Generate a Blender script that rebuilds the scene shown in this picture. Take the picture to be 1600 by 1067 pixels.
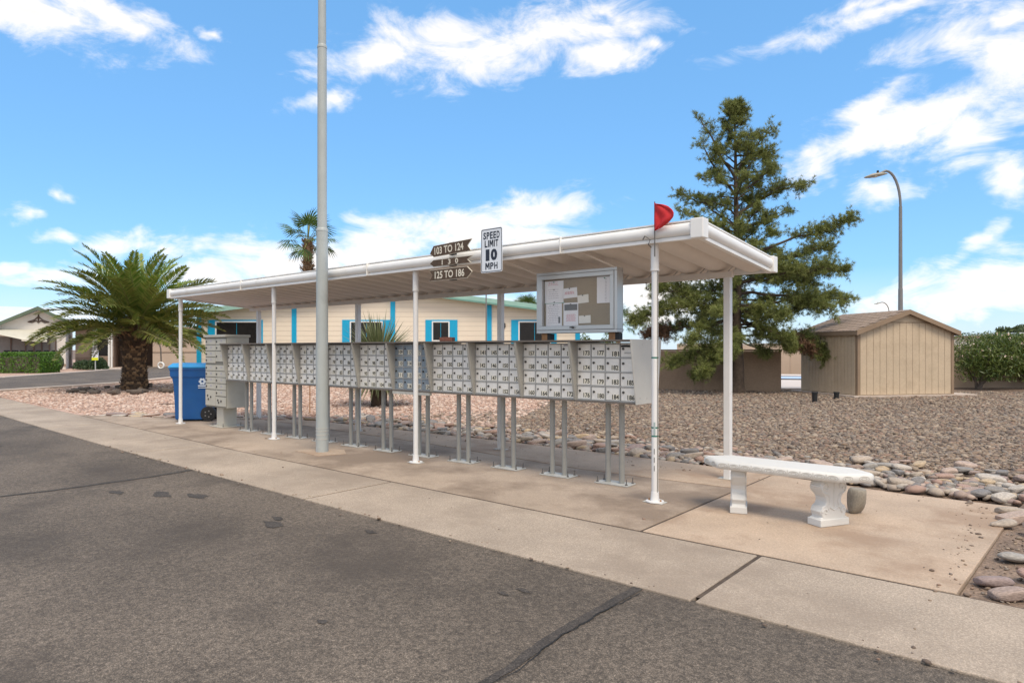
import bpy, bmesh, math, random
import numpy as np
from mathutils import Vector, Matrix
PI = math.pi
R = math.radians
random.seed(7)
rng = np.random.default_rng(7)
for o in list(bpy.data.objects):
    bpy.data.objects.remove(o)
S = bpy.context.scene
C = S.collection

# ------------------------------------------------------------------ camera
YAW = R(40.06)
cd = bpy.data.cameras.new('camera')
cd.sensor_width = 36; cd.lens = 23.175; cd.shift_y = 0.0072
cd.clip_start = .05; cd.clip_end = 3000
cam = bpy.data.objects.new('camera', cd); C.objects.link(cam)
cam.location = (0, 0, 1.45); cam.rotation_euler = (R(90), 0, YAW)
S.camera = cam
S.render.resolution_x = 1024; S.render.resolution_y = 682
S.view_settings.view_transform = 'Standard'; S.view_settings.look = 'None'
S.view_settings.exposure = 0.95; S.view_settings.gamma = 1.0
S.view_settings.use_curve_mapping = False

# ------------------------------------------------------------------ sky with clouds
SUN_EL = R(58); SUN_DIR = Vector((0.87, -0.5, 0)).normalized()
SKY_STRENGTH = 0.10
CLOUDS = [(-1.322,.396,.109,.026,-.09,1),(-1.241,.401,.068,.018,-.14,1),(-1.134,.413,.013,.007,0,.8),(-.891,.405,.112,.021,.17,1),(-.777,.423,.145,.036,.14,1),(-.651,.448,.107,.035,.26,1),(-.574,.413,.057,.021,-.09,.9),(-.564,.472,.076,.015,-.21,.8),(-.983,.349,.049,.012,.35,.8),(-.498,.423,.019,.007,-.17,.6),(-.271,.245,.048,.017,.49,.9),(-.216,.269,.057,.019,.35,1),(-.186,.311,.055,.021,.35,1),(-.116,.364,.061,.028,.26,1),(-.063,.342,.05,.042,.17,1),(-.143,.285,.077,.027,.26,1),(-.089,.257,.046,.03,0,1),(-.045,.201,.037,.037,.52,1),(-.157,.419,.135,.01,.1,.8),(-.183,.204,.035,.015,0,.8),(-.086,.132,.029,.014,.61,.75),(-.224,.429,.046,.01,.14,.7),(-.089,.06,.098,.041,.21,1),(-.051,.081,.049,.038,0,1),(-.172,.056,.065,.017,.09,.9),(-1.065,.126,.076,.043,0,1),(-1.119,.102,.057,.03,0,1),(-.983,.134,.081,.033,0,1),(-.891,.151,.084,.035,.09,1),(-.777,.177,.097,.03,.09,1),(-.66,.201,.092,.028,.05,1),(-.651,.154,.116,.038,0,.9),(-1.296,.135,.032,.011,.05,.9),(-1.341,.169,.024,.011,0,.9),(-1.299,.186,.012,.009,-.35,.6),(-1.35,.092,.025,.011,0,.9),(-1.234,.125,.065,.02,.17,.8),(-1.174,.133,.046,.02,0,.8),(-1.296,.084,.086,.016,0,.7),(-.47,.071,.11,.056,0,1),(-.75,.06,.34,.045,0,.8),(-.045,.384,.037,.012,.17,.8)]
rs = random.Random(3)
for i in range(26):                     # the same broken cloud carries on all round the sky
    a = rs.uniform(.1, 2 * PI - 1.5)
    if a > PI: a -= 2 * PI
    e = rs.choice([rs.uniform(.06, .2), rs.uniform(.25, .5), rs.uniform(.6, 1.2)])
    CLOUDS.append((a, e, rs.uniform(.06, .16) / max(.35, math.cos(e)), rs.uniform(.025, .05), rs.uniform(-.2, .3), 1))

world = bpy.data.worlds.new('World'); S.world = world; world.use_nodes = True
nt = world.node_tree; nt.nodes.clear()
def N(t, **k):
    n = nt.nodes.new(t)
    for a, b in k.items(): setattr(n, a, b)
    return n
def L(a, b): nt.links.new(a, b)
def M(op, a, b=None, c=None, clamp=False):
    n = N('ShaderNodeMath', operation=op); n.use_clamp = clamp
    for i, x in enumerate((a, b, c)):
        if x is None: continue
        if hasattr(x, 'links'): L(x, n.inputs[i])
        else: n.inputs[i].default_value = x
    return n.outputs[0]
out = N('ShaderNodeOutputWorld'); bg = N('ShaderNodeBackground'); L(bg.outputs[0], out.inputs[0])
bg.inputs[1].default_value = SKY_STRENGTH
sky = N('ShaderNodeTexSky'); sky.sky_type = 'NISHITA'; sky.sun_disc = False
sky.sun_elevation = SUN_EL; sky.sun_rotation = math.atan2(SUN_DIR.x, SUN_DIR.y)
sky.air_density = 1.0; sky.dust_density = 0.6; sky.ozone_density = 2.0
tc = N('ShaderNodeTexCoord'); sx = N('ShaderNodeSeparateXYZ'); L(tc.outputs['Generated'], sx.inputs[0])
X, Y, Z = sx.outputs
az = M('ARCTAN2', X, Y)
el = M('ARCSINE', Z)
def noise(scale, detail, rough=.6, dist=0, vec=None):
    n = N('ShaderNodeTexNoise'); n.inputs['Scale'].default_value = scale; n.inputs['Detail'].default_value = detail
    n.inputs['Roughness'].default_value = rough; n.inputs['Distortion'].default_value = dist
    L(vec if vec is not None else tc.outputs['Generated'], n.inputs['Vector']); return n
warp = noise(7, 4, .62)
wv = N('ShaderNodeVectorMath', operation='SUBTRACT'); L(warp.outputs['Color'], wv.inputs[0]); wv.inputs[1].default_value = (.5, .5, .5)
ws = N('ShaderNodeVectorMath', operation='MULTIPLY'); L(wv.outputs[0], ws.inputs[0]); ws.inputs[1].default_value = (.16, .075, 0)
ce = N('ShaderNodeCombineXYZ'); L(az, ce.inputs[0]); L(el, ce.inputs[1])
P = N('ShaderNodeVectorMath', operation='ADD'); L(ce.outputs[0], P.inputs[0]); L(ws.outputs[0], P.inputs[1])
acc = None
for (a, e, rx, ry, t, s) in CLOUDS:
    mp = N('ShaderNodeMapping'); mp.vector_type = 'TEXTURE'
    mp.inputs['Location'].default_value = (a, e, 0); mp.inputs['Rotation'].default_value = (0, 0, t)
    kk = 1.02 if (e < .21 and a > -1.3 and a < -.9) else (1.12 if e < .21 else 1.3); mp.inputs['Scale'].default_value = (rx * kk, ry * kk * 1.08, 1); L(P.outputs[0], mp.inputs[0])
    ln = N('ShaderNodeVectorMath', operation='LENGTH'); L(mp.outputs[0], ln.inputs[0])
    d = M('MULTIPLY_ADD', ln.outputs['Value'], -s, s)
    acc = d if acc is None else M('SMOOTH_MAX', acc, d, .15)
mp2 = N('ShaderNodeMapping'); mp2.inputs['Scale'].default_value = (1, 1, 2.2); L(tc.outputs['Generated'], mp2.inputs[0])
n1 = noise(9, 12, .66, .5, mp2.outputs[0]); n2 = noise(3.2, 4, .5)
# thick cloud overhead and behind the photographer: it is what hides the sun and softens the shadows
side = M('SUBTRACT', 1, M('COSINE', M('ADD', az, .70)))
ovh = N('ShaderNodeMapRange'); ovh.interpolation_type = 'SMOOTHSTEP'; L(M('MAXIMUM', M('MULTIPLY', el, 1.0), M('MULTIPLY', side, .62)), ovh.inputs[0])
ovh.inputs[1].default_value = .50; ovh.inputs[2].default_value = .85; ovh.inputs[3].default_value = -.9; ovh.inputs[4].default_value = .62
acc = M('SMOOTH_MAX', acc, ovh.outputs[0], .2)
dens = M('ADD', acc, M('MULTIPLY_ADD', n1.outputs['Fac'], 3.1, -1.6))
cov = N('ShaderNodeMapRange'); cov.interpolation_type = 'SMOOTHSTEP'; L(dens, cov.inputs[0])
cov.inputs[1].default_value = -.24; cov.inputs[2].default_value = 1.0
hb = N('ShaderNodeMapRange'); L(el, hb.inputs[0]); hb.inputs[1].default_value = .0; hb.inputs[2].default_value = .11; hb.inputs[3].default_value = .32; hb.inputs[4].default_value = 0
alpha = M('MAXIMUM', M('MULTIPLY', cov.outputs[0], .97), hb.outputs[0])
shade = N('ShaderNodeMapRange'); L(M('ADD', dens, M('MULTIPLY', n2.outputs['Fac'], .8)), shade.inputs[0])
shade.inputs[1].default_value = .3; shade.inputs[2].default_value = 2.0
cc = N('ShaderNodeMix', data_type='RGBA'); L(shade.outputs[0], cc.inputs[0])
CLOUD_A, CLOUD_B = (7.7, 7.05, 6.35, 1), (5.15, 4.95, 4.9, 1)
cc.inputs[6].default_value = CLOUD_A; cc.inputs[7].default_value = CLOUD_B
tint = N('ShaderNodeMix', data_type='RGBA', blend_type='MULTIPLY'); tint.inputs[0].default_value = 1
SKY_TINT = (.84, 1.06, 1.16, 1)
L(sky.outputs[0], tint.inputs[6]); tint.inputs[7].default_value = SKY_TINT
even = N('ShaderNodeMix', data_type='RGBA'); even.inputs[0].default_value = .55; L(tint.outputs[2], even.inputs[6]); even.inputs[7].default_value = (1.0, 2.7, 5.2, 1)
mx = N('ShaderNodeMix', data_type='RGBA'); L(alpha, mx.inputs[0]); L(even.outputs[2], mx.inputs[6]); L(cc.outputs[2], mx.inputs[7])
L(mx.outputs[2], bg.inputs[0])
sd = bpy.data.lights.new('sun', 'SUN'); sd.energy = 1.4; sd.angle = R(22); sd.color = (1, .88, .72)
sun = bpy.data.objects.new('sun', sd); C.objects.link(sun)
sv = SUN_DIR * math.cos(SUN_EL) + Vector((0, 0, math.sin(SUN_EL)))
sun.rotation_euler = (-sv).to_track_quat('-Z', 'Y').to_euler()

# ------------------------------------------------------------------ materials
def ramp(t, stops):
    r = t.nodes.new('ShaderNodeValToRGB')
    while len(r.color_ramp.elements) < len(stops): r.color_ramp.elements.new(.5)
    for e, (p, c) in zip(r.color_ramp.elements, stops):
        e.position = p; e.color = (*c, 1)
    return r
MATS = {}
def mat(name, col, rough=.6, var=.12, scale=3., fine=0., fscale=120., bump=0., bscale=60., metal=0., island=0., dirt=None, dscale=1.5, damt=.5, dlo=.5, dhi=.72, trans=0., spec=.5, detail=6, speck=0., sscale=90.):
    """base colour with soft noise variation, optional fine speckle, stains (dirt), per-piece variation and fine relief"""
    m = bpy.data.materials.new(name); m.use_nodes = True; t = m.node_tree; n = t.nodes; b = n['Principled BSDF']; lk = t.links.new
    b.inputs['Roughness'].default_value = rough; b.inputs['Metallic'].default_value = metal; b.inputs['Specular IOR Level'].default_value = spec
    co = n.new('ShaderNodeTexCoord'); vec = co.outputs['Object']
    def nz(sc, det=detail, ro=.6):
        x = n.new('ShaderNodeTexNoise'); x.inputs['Scale'].default_value = sc; x.inputs['Detail'].default_value = det; x.inputs['Roughness'].default_value = ro
        lk(vec, x.inputs['Vector']); return x.outputs['Fac']
    def scaled(c, k): return tuple(min(1, x * k) for x in c)
    r = ramp(t, [(.3, scaled(col, 1 - var)), (.7, scaled(col, 1 + var))]); lk(nz(scale), r.inputs[0]); cur = r.outputs[0]
    def mul(fac_out, lo, hi):
        nonlocal cur
        r2 = ramp(t, lo_hi) if False else None
        mr = n.new('ShaderNodeMapRange'); mr.inputs[1].default_value = .36; mr.inputs[2].default_value = .64; mr.inputs[3].default_value = lo; mr.inputs[4].default_value = hi
        lk(fac_out, mr.inputs[0])
        k = n.new('ShaderNodeVectorMath'); k.operation = 'SCALE'; lk(cur, k.inputs[0]); lk(mr.outputs[0], k.inputs['Scale']); cur = k.outputs[0]
    if speck:
        vo = n.new('ShaderNodeTexVoronoi'); vo.inputs['Scale'].default_value = sscale; lk(vec, vo.inputs['Vector'])
        sp = n.new('ShaderNodeSeparateColor'); lk(vo.outputs['Color'], sp.inputs[0]); pw_ = n.new('ShaderNodeMath'); pw_.operation = 'POWER'; lk(sp.outputs[0], pw_.inputs[0]); pw_.inputs[1].default_value = 2.4
        mr = n.new('ShaderNodeMapRange'); mr.inputs[3].default_value = 1 - speck * .55; mr.inputs[4].default_value = 1 + speck * 1.4; lk(pw_.outputs[0], mr.inputs[0])
        k = n.new('ShaderNodeVectorMath'); k.operation = 'SCALE'; lk(cur, k.inputs[0]); lk(mr.outputs[0], k.inputs['Scale']); cur = k.outputs[0]
    if fine: mul(nz(fscale, 3, .7), 1 - fine, 1 + fine)
    if island:
        g = n.new('ShaderNodeNewGeometry'); mr = n.new('ShaderNodeMapRange'); mr.inputs[3].default_value = 1 - island; mr.inputs[4].default_value = 1 + island
        lk(g.outputs['Random Per Island'], mr.inputs[0])
        k = n.new('ShaderNodeVectorMath'); k.operation = 'SCALE'; lk(cur, k.inputs[0]); lk(mr.outputs[0], k.inputs['Scale']); cur = k.outputs[0]
    if dirt:
        mr = n.new('ShaderNodeMapRange'); mr.inputs[1].default_value = dlo; mr.inputs[2].default_value = dhi; mr.inputs[4].default_value = damt
        lk(nz(dscale, 8, .65), mr.inputs[0])
        k = n.new('ShaderNodeMix'); k.data_type = 'RGBA'; lk(mr.outputs[0], k.inputs[0]); lk(cur, k.inputs[6]); k.inputs[7].default_value = (*dirt, 1); cur = k.outputs[2]
    lk(cur, b.inputs['Base Color'])
    if bump:
        bp = n.new('ShaderNodeBump'); bp.inputs['Strength'].default_value = bump; bp.inputs['Distance'].default_value = .01
        lk(nz(bscale, 4, .6), bp.inputs['Height']); lk(bp.outputs[0], b.inputs['Normal'])
    if trans:
        tr = n.new('ShaderNodeBsdfTranslucent'); lk(cur, tr.inputs[0]); ms = n.new('ShaderNodeMixShader'); ms.inputs[0].default_value = trans
        lk(b.outputs[0], ms.inputs[1]); lk(tr.outputs[0], ms.inputs[2]); lk(ms.outputs[0], n['Material Output'].inputs[0])
    MATS[name] = m; return m
def palette(name, cols, rough=.8, bump=.0, bscale=60, fine=.15, fscale=60, by='island', trans=0.):
    """colour picked at random from a palette, one per piece"""
    m = bpy.data.materials.new(name); m.use_nodes = True; t = m.node_tree; n = t.nodes; b = n['Principled BSDF']; lk = t.links.new
    b.inputs['Roughness'].default_value = rough
    r = ramp(t, [(i / len(cols), c) for i, c in enumerate(cols)]); r.color_ramp.interpolation = 'CONSTANT' if len(cols) > 3 else 'LINEAR'
    if by == 'island': lk(n.new('ShaderNodeNewGeometry').outputs['Random Per Island'], r.inputs[0])
    else: lk(n.new('ShaderNodeObjectInfo').outputs['Random'], r.inputs[0])
    co = n.new('ShaderNodeTexCoord'); x = n.new('ShaderNodeTexNoise'); x.inputs['Scale'].default_value = fscale; x.inputs['Detail'].default_value = 5
    lk(co.outputs['Object'], x.inputs['Vector'])
    mr = n.new('ShaderNodeMapRange'); mr.inputs[1].default_value = .25; mr.inputs[2].default_value = .75; mr.inputs[3].default_value = 1 - fine; mr.inputs[4].default_value = 1 + fine
    lk(x.outputs['Fac'], mr.inputs[0]); k = n.new('ShaderNodeVectorMath'); k.operation = 'SCALE'; lk(r.outputs[0], k.inputs[0]); lk(mr.outputs[0], k.inputs['Scale'])
    lk(k.outputs[0], b.inputs['Base Color'])
    if bump:
        bp = n.new('ShaderNodeBump'); bp.inputs['Strength'].default_value = bump; bp.inputs['Distance'].default_value = .01; lk(x.outputs['Fac'], bp.inputs['Height']); lk(bp.outputs[0], b.inputs['Normal'])
    if trans:
        tr = n.new('ShaderNodeBsdfTranslucent'); lk(k.outputs[0], tr.inputs[0]); ms = n.new('ShaderNodeMixShader'); ms.inputs[0].default_value = trans
        lk(b.outputs[0], ms.inputs[1]); lk(tr.outputs[0], ms.inputs[2]); lk(ms.outputs[0], n['Material Output'].inputs[0])
    MATS[name] = m; return m
def add_bands(m, axis, period, depth=.5, dark=.75, width=.08):
    """thin lap or groove lines at an even period along one object axis: relief and a slightly darker line"""
    t = m.node_tree; n = t.nodes; lk = t.links.new; b = n['Principled BSDF']
    co = n.new('ShaderNodeTexCoord'); s = n.new('ShaderNodeSeparateXYZ'); lk(co.outputs['Object'], s.inputs[0])
    def mm(op, a, v):
        k = n.new('ShaderNodeMath'); k.operation = op; lk(a, k.inputs[0]); k.inputs[1].default_value = v; return k.outputs[0]
    f = mm('FRACT', mm('DIVIDE', s.outputs[axis], period), 0)
    line = mm('LESS_THAN', f, width)
    src = b.inputs['Base Color'].links[0].from_socket
    mr = n.new('ShaderNodeMapRange'); mr.inputs[3].default_value = 1; mr.inputs[4].default_value = dark; lk(line, mr.inputs[0])
    k = n.new('ShaderNodeVectorMath'); k.operation = 'SCALE'; lk(src, k.inputs[0]); lk(mr.outputs[0], k.inputs['Scale']); lk(k.outputs[0], b.inputs['Base Color'])
    bp = n.new('ShaderNodeBump'); bp.inputs['Strength'].default_value = depth; bp.inputs['Distance'].default_value = .02; bp.invert = True; lk(f, bp.inputs['Height']); lk(bp.outputs[0], b.inputs['Normal'])
    return m

mat('asphalt', (.122, .098, .076), .88, var=.34, scale=.45, fine=.35, fscale=38, bump=.4, bscale=210, speck=.62, sscale=215, dirt=(.062, .049, .039), dscale=.6, damt=.7, dlo=.5, dhi=.64, detail=9)
mat('street', (.135, .13, .125), .9, var=.1, scale=.8, fine=.25, fscale=40)
mat('tar', (.056, .047, .04), .85, var=.3, scale=5, fine=.3, fscale=60, bump=.4, bscale=150, speck=.5, sscale=165)
mat('concrete', (.385, .312, .243), .88, var=.16, scale=1.1, fine=.14, fscale=70, bump=.3, bscale=160, speck=.24, sscale=170, dirt=(.25, .195, .148), dscale=.7, damt=.6, dlo=.47, dhi=.6, detail=10)
mat('concrete_pad', (.40, .312, .235), .85, var=.18, scale=.9, fine=.12, fscale=60, speck=.1, sscale=120, bump=.25, bscale=120, dirt=(.19, .137, .096), dscale=.6, damt=.75, dlo=.46, dhi=.58, detail=10)
mat('concrete_warm', (.455, .345, .252), .85, var=.15, scale=1.3, fine=.1, fscale=60, speck=.1, sscale=120, bump=.25, bscale=110, dirt=(.30, .20, .132), dscale=1.0, damt=.65, dlo=.48, dhi=.6, detail=10)
mat('kerb', (.52, .43, .36), .9, var=.1, scale=2, fine=.1)
mat('dirt', (.21, .15, .11), .95, var=.25, scale=2.5, fine=.35, fscale=40, bump=.8, bscale=45)
mat('gravel_bed', (.185, .128, .092), .95, var=.3, scale=1.2, fine=.6, fscale=26, bump=1., bscale=30, detail=9)
mat('pink_bed', (.46, .315, .245), .95, var=.2, scale=1.1, fine=.4, fscale=26, bump=1., bscale=30)
palette('gravel', [(.25, .18, .128), (.18, .132, .1), (.30, .225, .162), (.23, .19, .155), (.135, .1, .078), (.37, .295, .222), (.25, .165, .12), (.195, .155, .125), (.27, .21, .155)], .85)
palette('pink_gravel', [(.50, .35, .275), (.58, .43, .345), (.44, .29, .225), (.62, .5, .42), (.37, .26, .21)], .9)
ROCKS = [(.33, .25, .21), (.40, .33, .265), (.24, .22, .20), (.45, .345, .23), (.36, .24, .19), (.31, .285, .255), (.45, .40, .345), (.2, .185, .175), (.42, .32, .26), (.28, .21, .19), (.37, .31, .25)]
palette('river_rock', ROCKS, .75, bump=.5, fine=.32, fscale=5, by='object')
palette('river_rock_far', ROCKS, .8, fine=.15, fscale=25)
mat('white_paint', (.82, .805, .775), .42, var=.05, scale=4, dirt=(.5, .37, .18), dscale=2.6, damt=.4, dlo=.6, dhi=.78)
mat('white_post', (.75, .74, .725), .4, var=.04, scale=5, dirt=(.45, .36, .25), dscale=9, damt=.45, dlo=.63, dhi=.72)
mat('pan_metal', (.72, .66, .60), .5, var=.07, scale=1.6, dirt=(.42, .33, .25), dscale=2.2, damt=.35, dlo=.55, dhi=.75)
mat('rust', (.35, .17, .06), .8, var=.3, scale=30)
mat('pole_grey', (.40, .43, .42), .5, var=.07, scale=3, dirt=(.3, .32, .31), dscale=4, damt=.5, dlo=.55, dhi=.7)
mat('pole_dark', (.20, .195, .19), .5, var=.08)
mat('galv_leg', (.32, .315, .29), .5, var=.1, scale=6, metal=.2)
mat('plate', (.47, .46, .42), .6, var=.15, scale=14)
mat('bolt', (.13, .12, .11), .5, var=.2, scale=30)
mat('box_grey', (.38, .365, .325), .55, var=.07, scale=3, dirt=(.24, .215, .18), dscale=5, damt=.4, dlo=.55, dhi=.75)
mat('box_pale', (.56, .54, .49), .5, var=.05, scale=3, dirt=(.4, .36, .3), dscale=5, damt=.3, dlo=.58, dhi=.75)
mat('hood_dark', (.15, .125, .105), .6, var=.15, scale=6)
mat('door_silver', (.77, .745, .70), .4, var=.07, scale=9, metal=.15, dirt=(.42, .41, .39), dscale=8, damt=.35, dlo=.55, dhi=.75)
mat('door_blue', (.25, .295, .335), .4, var=.08, scale=7, metal=.25, dirt=(.34, .36, .37), dscale=6, damt=.4)
mat('door_frame', (.40, .395, .38), .45, var=.06, metal=.3)
mat('lock', (.075, .07, .065), .35, var=.2, scale=40, metal=.4)
mat('cream_label', (.76, .72, .6), .6, var=.04, scale=20)
mat('ink', (.025, .025, .025), .6, var=.1)
mat('cbu_tan', (.50, .475, .405), .5, var=.05, scale=3, dirt=(.36, .32, .25), dscale=4, damt=.3)
mat('cbu_line', (.2, .19, .16), .6)
mat('brown_sign', (.085, .05, .026), .65, var=.25, scale=25)
mat('sign_cream', (.72, .66, .54), .6, var=.08, scale=20)
mat('sign_white', (.76, .79, .83), .4, var=.04, scale=8, dirt=(.6, .6, .58), dscale=9, damt=.3)
mat('sign_navy', (.018, .022, .035), .5)
mat('red_cloth', (.55, .018, .022), .75, var=.15, scale=12, bump=.2, bscale=40)
mat('alu', (.56, .57, .565), .35, var=.04, metal=.5)
mat('cork', (.27, .205, .125), .85, var=.06, scale=4, fine=.15, fscale=150, dirt=(.22, .165, .1), dscale=3, damt=.4)
mat('paper', (.80, .79, .81), .7, var=.03, scale=6)
mat('paper_warm', (.78, .75, .68), .7, var=.03, scale=6)
mat('print_grey', (.42, .40, .44), .7); mat('print_red', (.62, .28, .32), .7); mat('print_dark', (.10, .10, .105), .7); mat('pin_green', (.02, .22, .12), .5)
mat('glass_case', (.8, .82, .82), .03, var=0)
mat('wood_block', (.33, .17, .075), .75, var=.3, scale=9, bump=.3, bscale=40)
mat('brick_red', (.33, .13, .085), .85, var=.2, scale=20)
mat('bench_white', (.66, .645, .61), .6, var=.03, scale=5, bump=.25, bscale=70, dirt=(.55, .44, .31), dscale=6.5, damt=.5, dlo=.64, dhi=.72)
mat('bench_carve', (.52, .49, .44), .65, var=.08, scale=20, bump=.15, bscale=60)
mat('stone_grey', (.30, .265, .215), .85, var=.2, scale=6, bump=.5, bscale=30)
mat('bin_blue', (.005, .085, .29), .42, var=.08, scale=4, bump=.06, bscale=90, dirt=(.02, .1, .24), dscale=5, damt=.4)
mat('bin_lid', (.03, .33, .72), .42, var=.06, scale=4)
mat('rubber', (.012, .012, .013), .6, var=.2, scale=20)
mat('bin_print', (.65, .72, .8), .6)
add_bands(mat('siding_cream', (.77, .68, .55), .65, var=.04, scale=.7), 2, .2, .5, .8, .1)
mat('trim_blue', (.0, .36, .62), .5, var=.05); mat('frame_white', (.78, .77, .74), .5, var=.03)
mat('teal_roof', (.30, .50, .43), .55, var=.07); mat('teal_edge', (.14, .30, .25), .6, var=.08)
mat('win_dark', (.018, .017, .017), .25, var=.2, scale=2, spec=.3)
mat('house_white', (.72, .67, .60), .7, var=.04, scale=1); mat('roof_white', (.62, .68, .72), .45, var=.05, scale=.8)
mat('green_trim', (.11, .15, .10), .6, var=.1); mat('awning', (.56, .53, .44), .7, var=.06, scale=1.2)
mat('screen', (.17, .165, .16), .5, var=.1, scale=2); mat('brown_post', (.10, .065, .05), .6)
mat('house_tan', (.50, .38, .29), .75, var=.05, scale=1); mat('garage_dark', (.17, .12, .09), .75, var=.12, scale=1)
mat('tan_trim', (.34, .245, .18), .7, var=.08)
mat('shed_front', (.53, .42, .295), .7, var=.07, scale=1.5, fine=.06, fscale=30, dirt=(.36, .27, .18), dscale=1.7, damt=.45, dlo=.5, dhi=.72); mat('shed_trim', (.27, .19, .125), .7, var=.1, scale=2)
m_ = mat('shingle', (.33, .25, .195), .9, var=.16, scale=3, fine=.35, fscale=14)
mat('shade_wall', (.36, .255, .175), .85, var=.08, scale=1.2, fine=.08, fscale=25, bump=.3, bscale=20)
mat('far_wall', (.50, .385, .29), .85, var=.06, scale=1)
mat('pale_road', (.62, .55, .5), .8, var=.05); mat('kerb_blue', (.45, .60, .85), .6, var=.03); mat('dark_line', (.10, .10, .095), .7)
mat('bark_pine', (.085, .062, .046), .95, var=.35, scale=9, bump=1., bscale=22)
mat('bark_grey', (.14, .115, .095), .95, var=.3, scale=12, bump=.6, bscale=30)
palette('pine_needles', [(.095, .13, .026), (.175, .212, .05), (.285, .305, .095)], .65, fine=.25, fscale=1.1, trans=.22)
palette('pine_dead', [(.20, .10, .05), (.3, .17, .09), (.15, .09, .06)], .8, trans=.15)
palette('palm_leaf', [(.082, .125, .02), (.14, .185, .034), (.24, .25, .058)], .5, fine=.2, fscale=1.5, trans=.2)
palette('palm_fresh', [(.13, .22, .025), (.21, .30, .045), (.33, .36, .09)], .5, fine=.2, fscale=1.5, trans=.22)
palette('palm_yellow', [(.35, .22, .03), (.45, .30, .05), (.26, .18, .04)], .6, trans=.2)
palette('palm_dry', [(.20, .13, .06), (.28, .19, .09), (.13, .095, .045)], .7, trans=.1)
mat('rachis', (.22, .22, .07), .55, var=.15)
palette('palm_boot', [(.155, .095, .05), (.09, .058, .034), (.24, .155, .085), (.06, .04, .026)], .95, bump=.6, fine=.4, fscale=18)
palette('boot_tan', [(.30, .18, .10), (.42, .27, .16), (.2, .12, .07), (.5, .35, .22)], .95, fine=.3, fscale=14)
mat('palm_trunk', (.075, .05, .033), .95, var=.4, scale=8, bump=1, bscale=14); mat('fan_trunk', (.30, .20, .13), .95, var=.2, scale=6, bump=.5, bscale=20)
palette('fan_leaf', [(.05, .11, .016), (.085, .15, .03), (.13, .19, .05)], .5, trans=.2)
palette('yucca_leaf', [(.11, .135, .055), (.2, .225, .10), (.28, .29, .15)], .6, trans=.12)
palette('oleander_leaf', [(.04, .075, .012), (.075, .125, .02), (.15, .19, .04)], .45, trans=.22)
palette('oleander_flower', [(.72, .5, .4), (.8, .66, .55)], .6)
palette('hedge_leaf', [(.035, .105, .008), (.075, .185, .014), (.12, .245, .024)], .5, trans=.2)
palette('shrub_leaf', [(.02, .05, .018), (.04, .08, .03), (.06, .1, .035)], .6, trans=.15)
palette('far_leaf', [(.05, .08, .03), (.09, .12, .045)], .7, trans=.15)
mat('cactus', (.06, .075, .035), .7, var=.2, scale=6)
mat('lamp_head', (.34, .31, .25), .5, var=.06); mat('lamp_lens', (.6, .55, .45), .3); mat('black', (.012, .012, .012), .6)
mat('yellow', (.62, .68, .02), .6); mat('orange', (.6, .28, .04), .6); mat('sticker', (.42, .5, .47), .5); mat('green_tape', (.01, .16, .12), .5)

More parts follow.
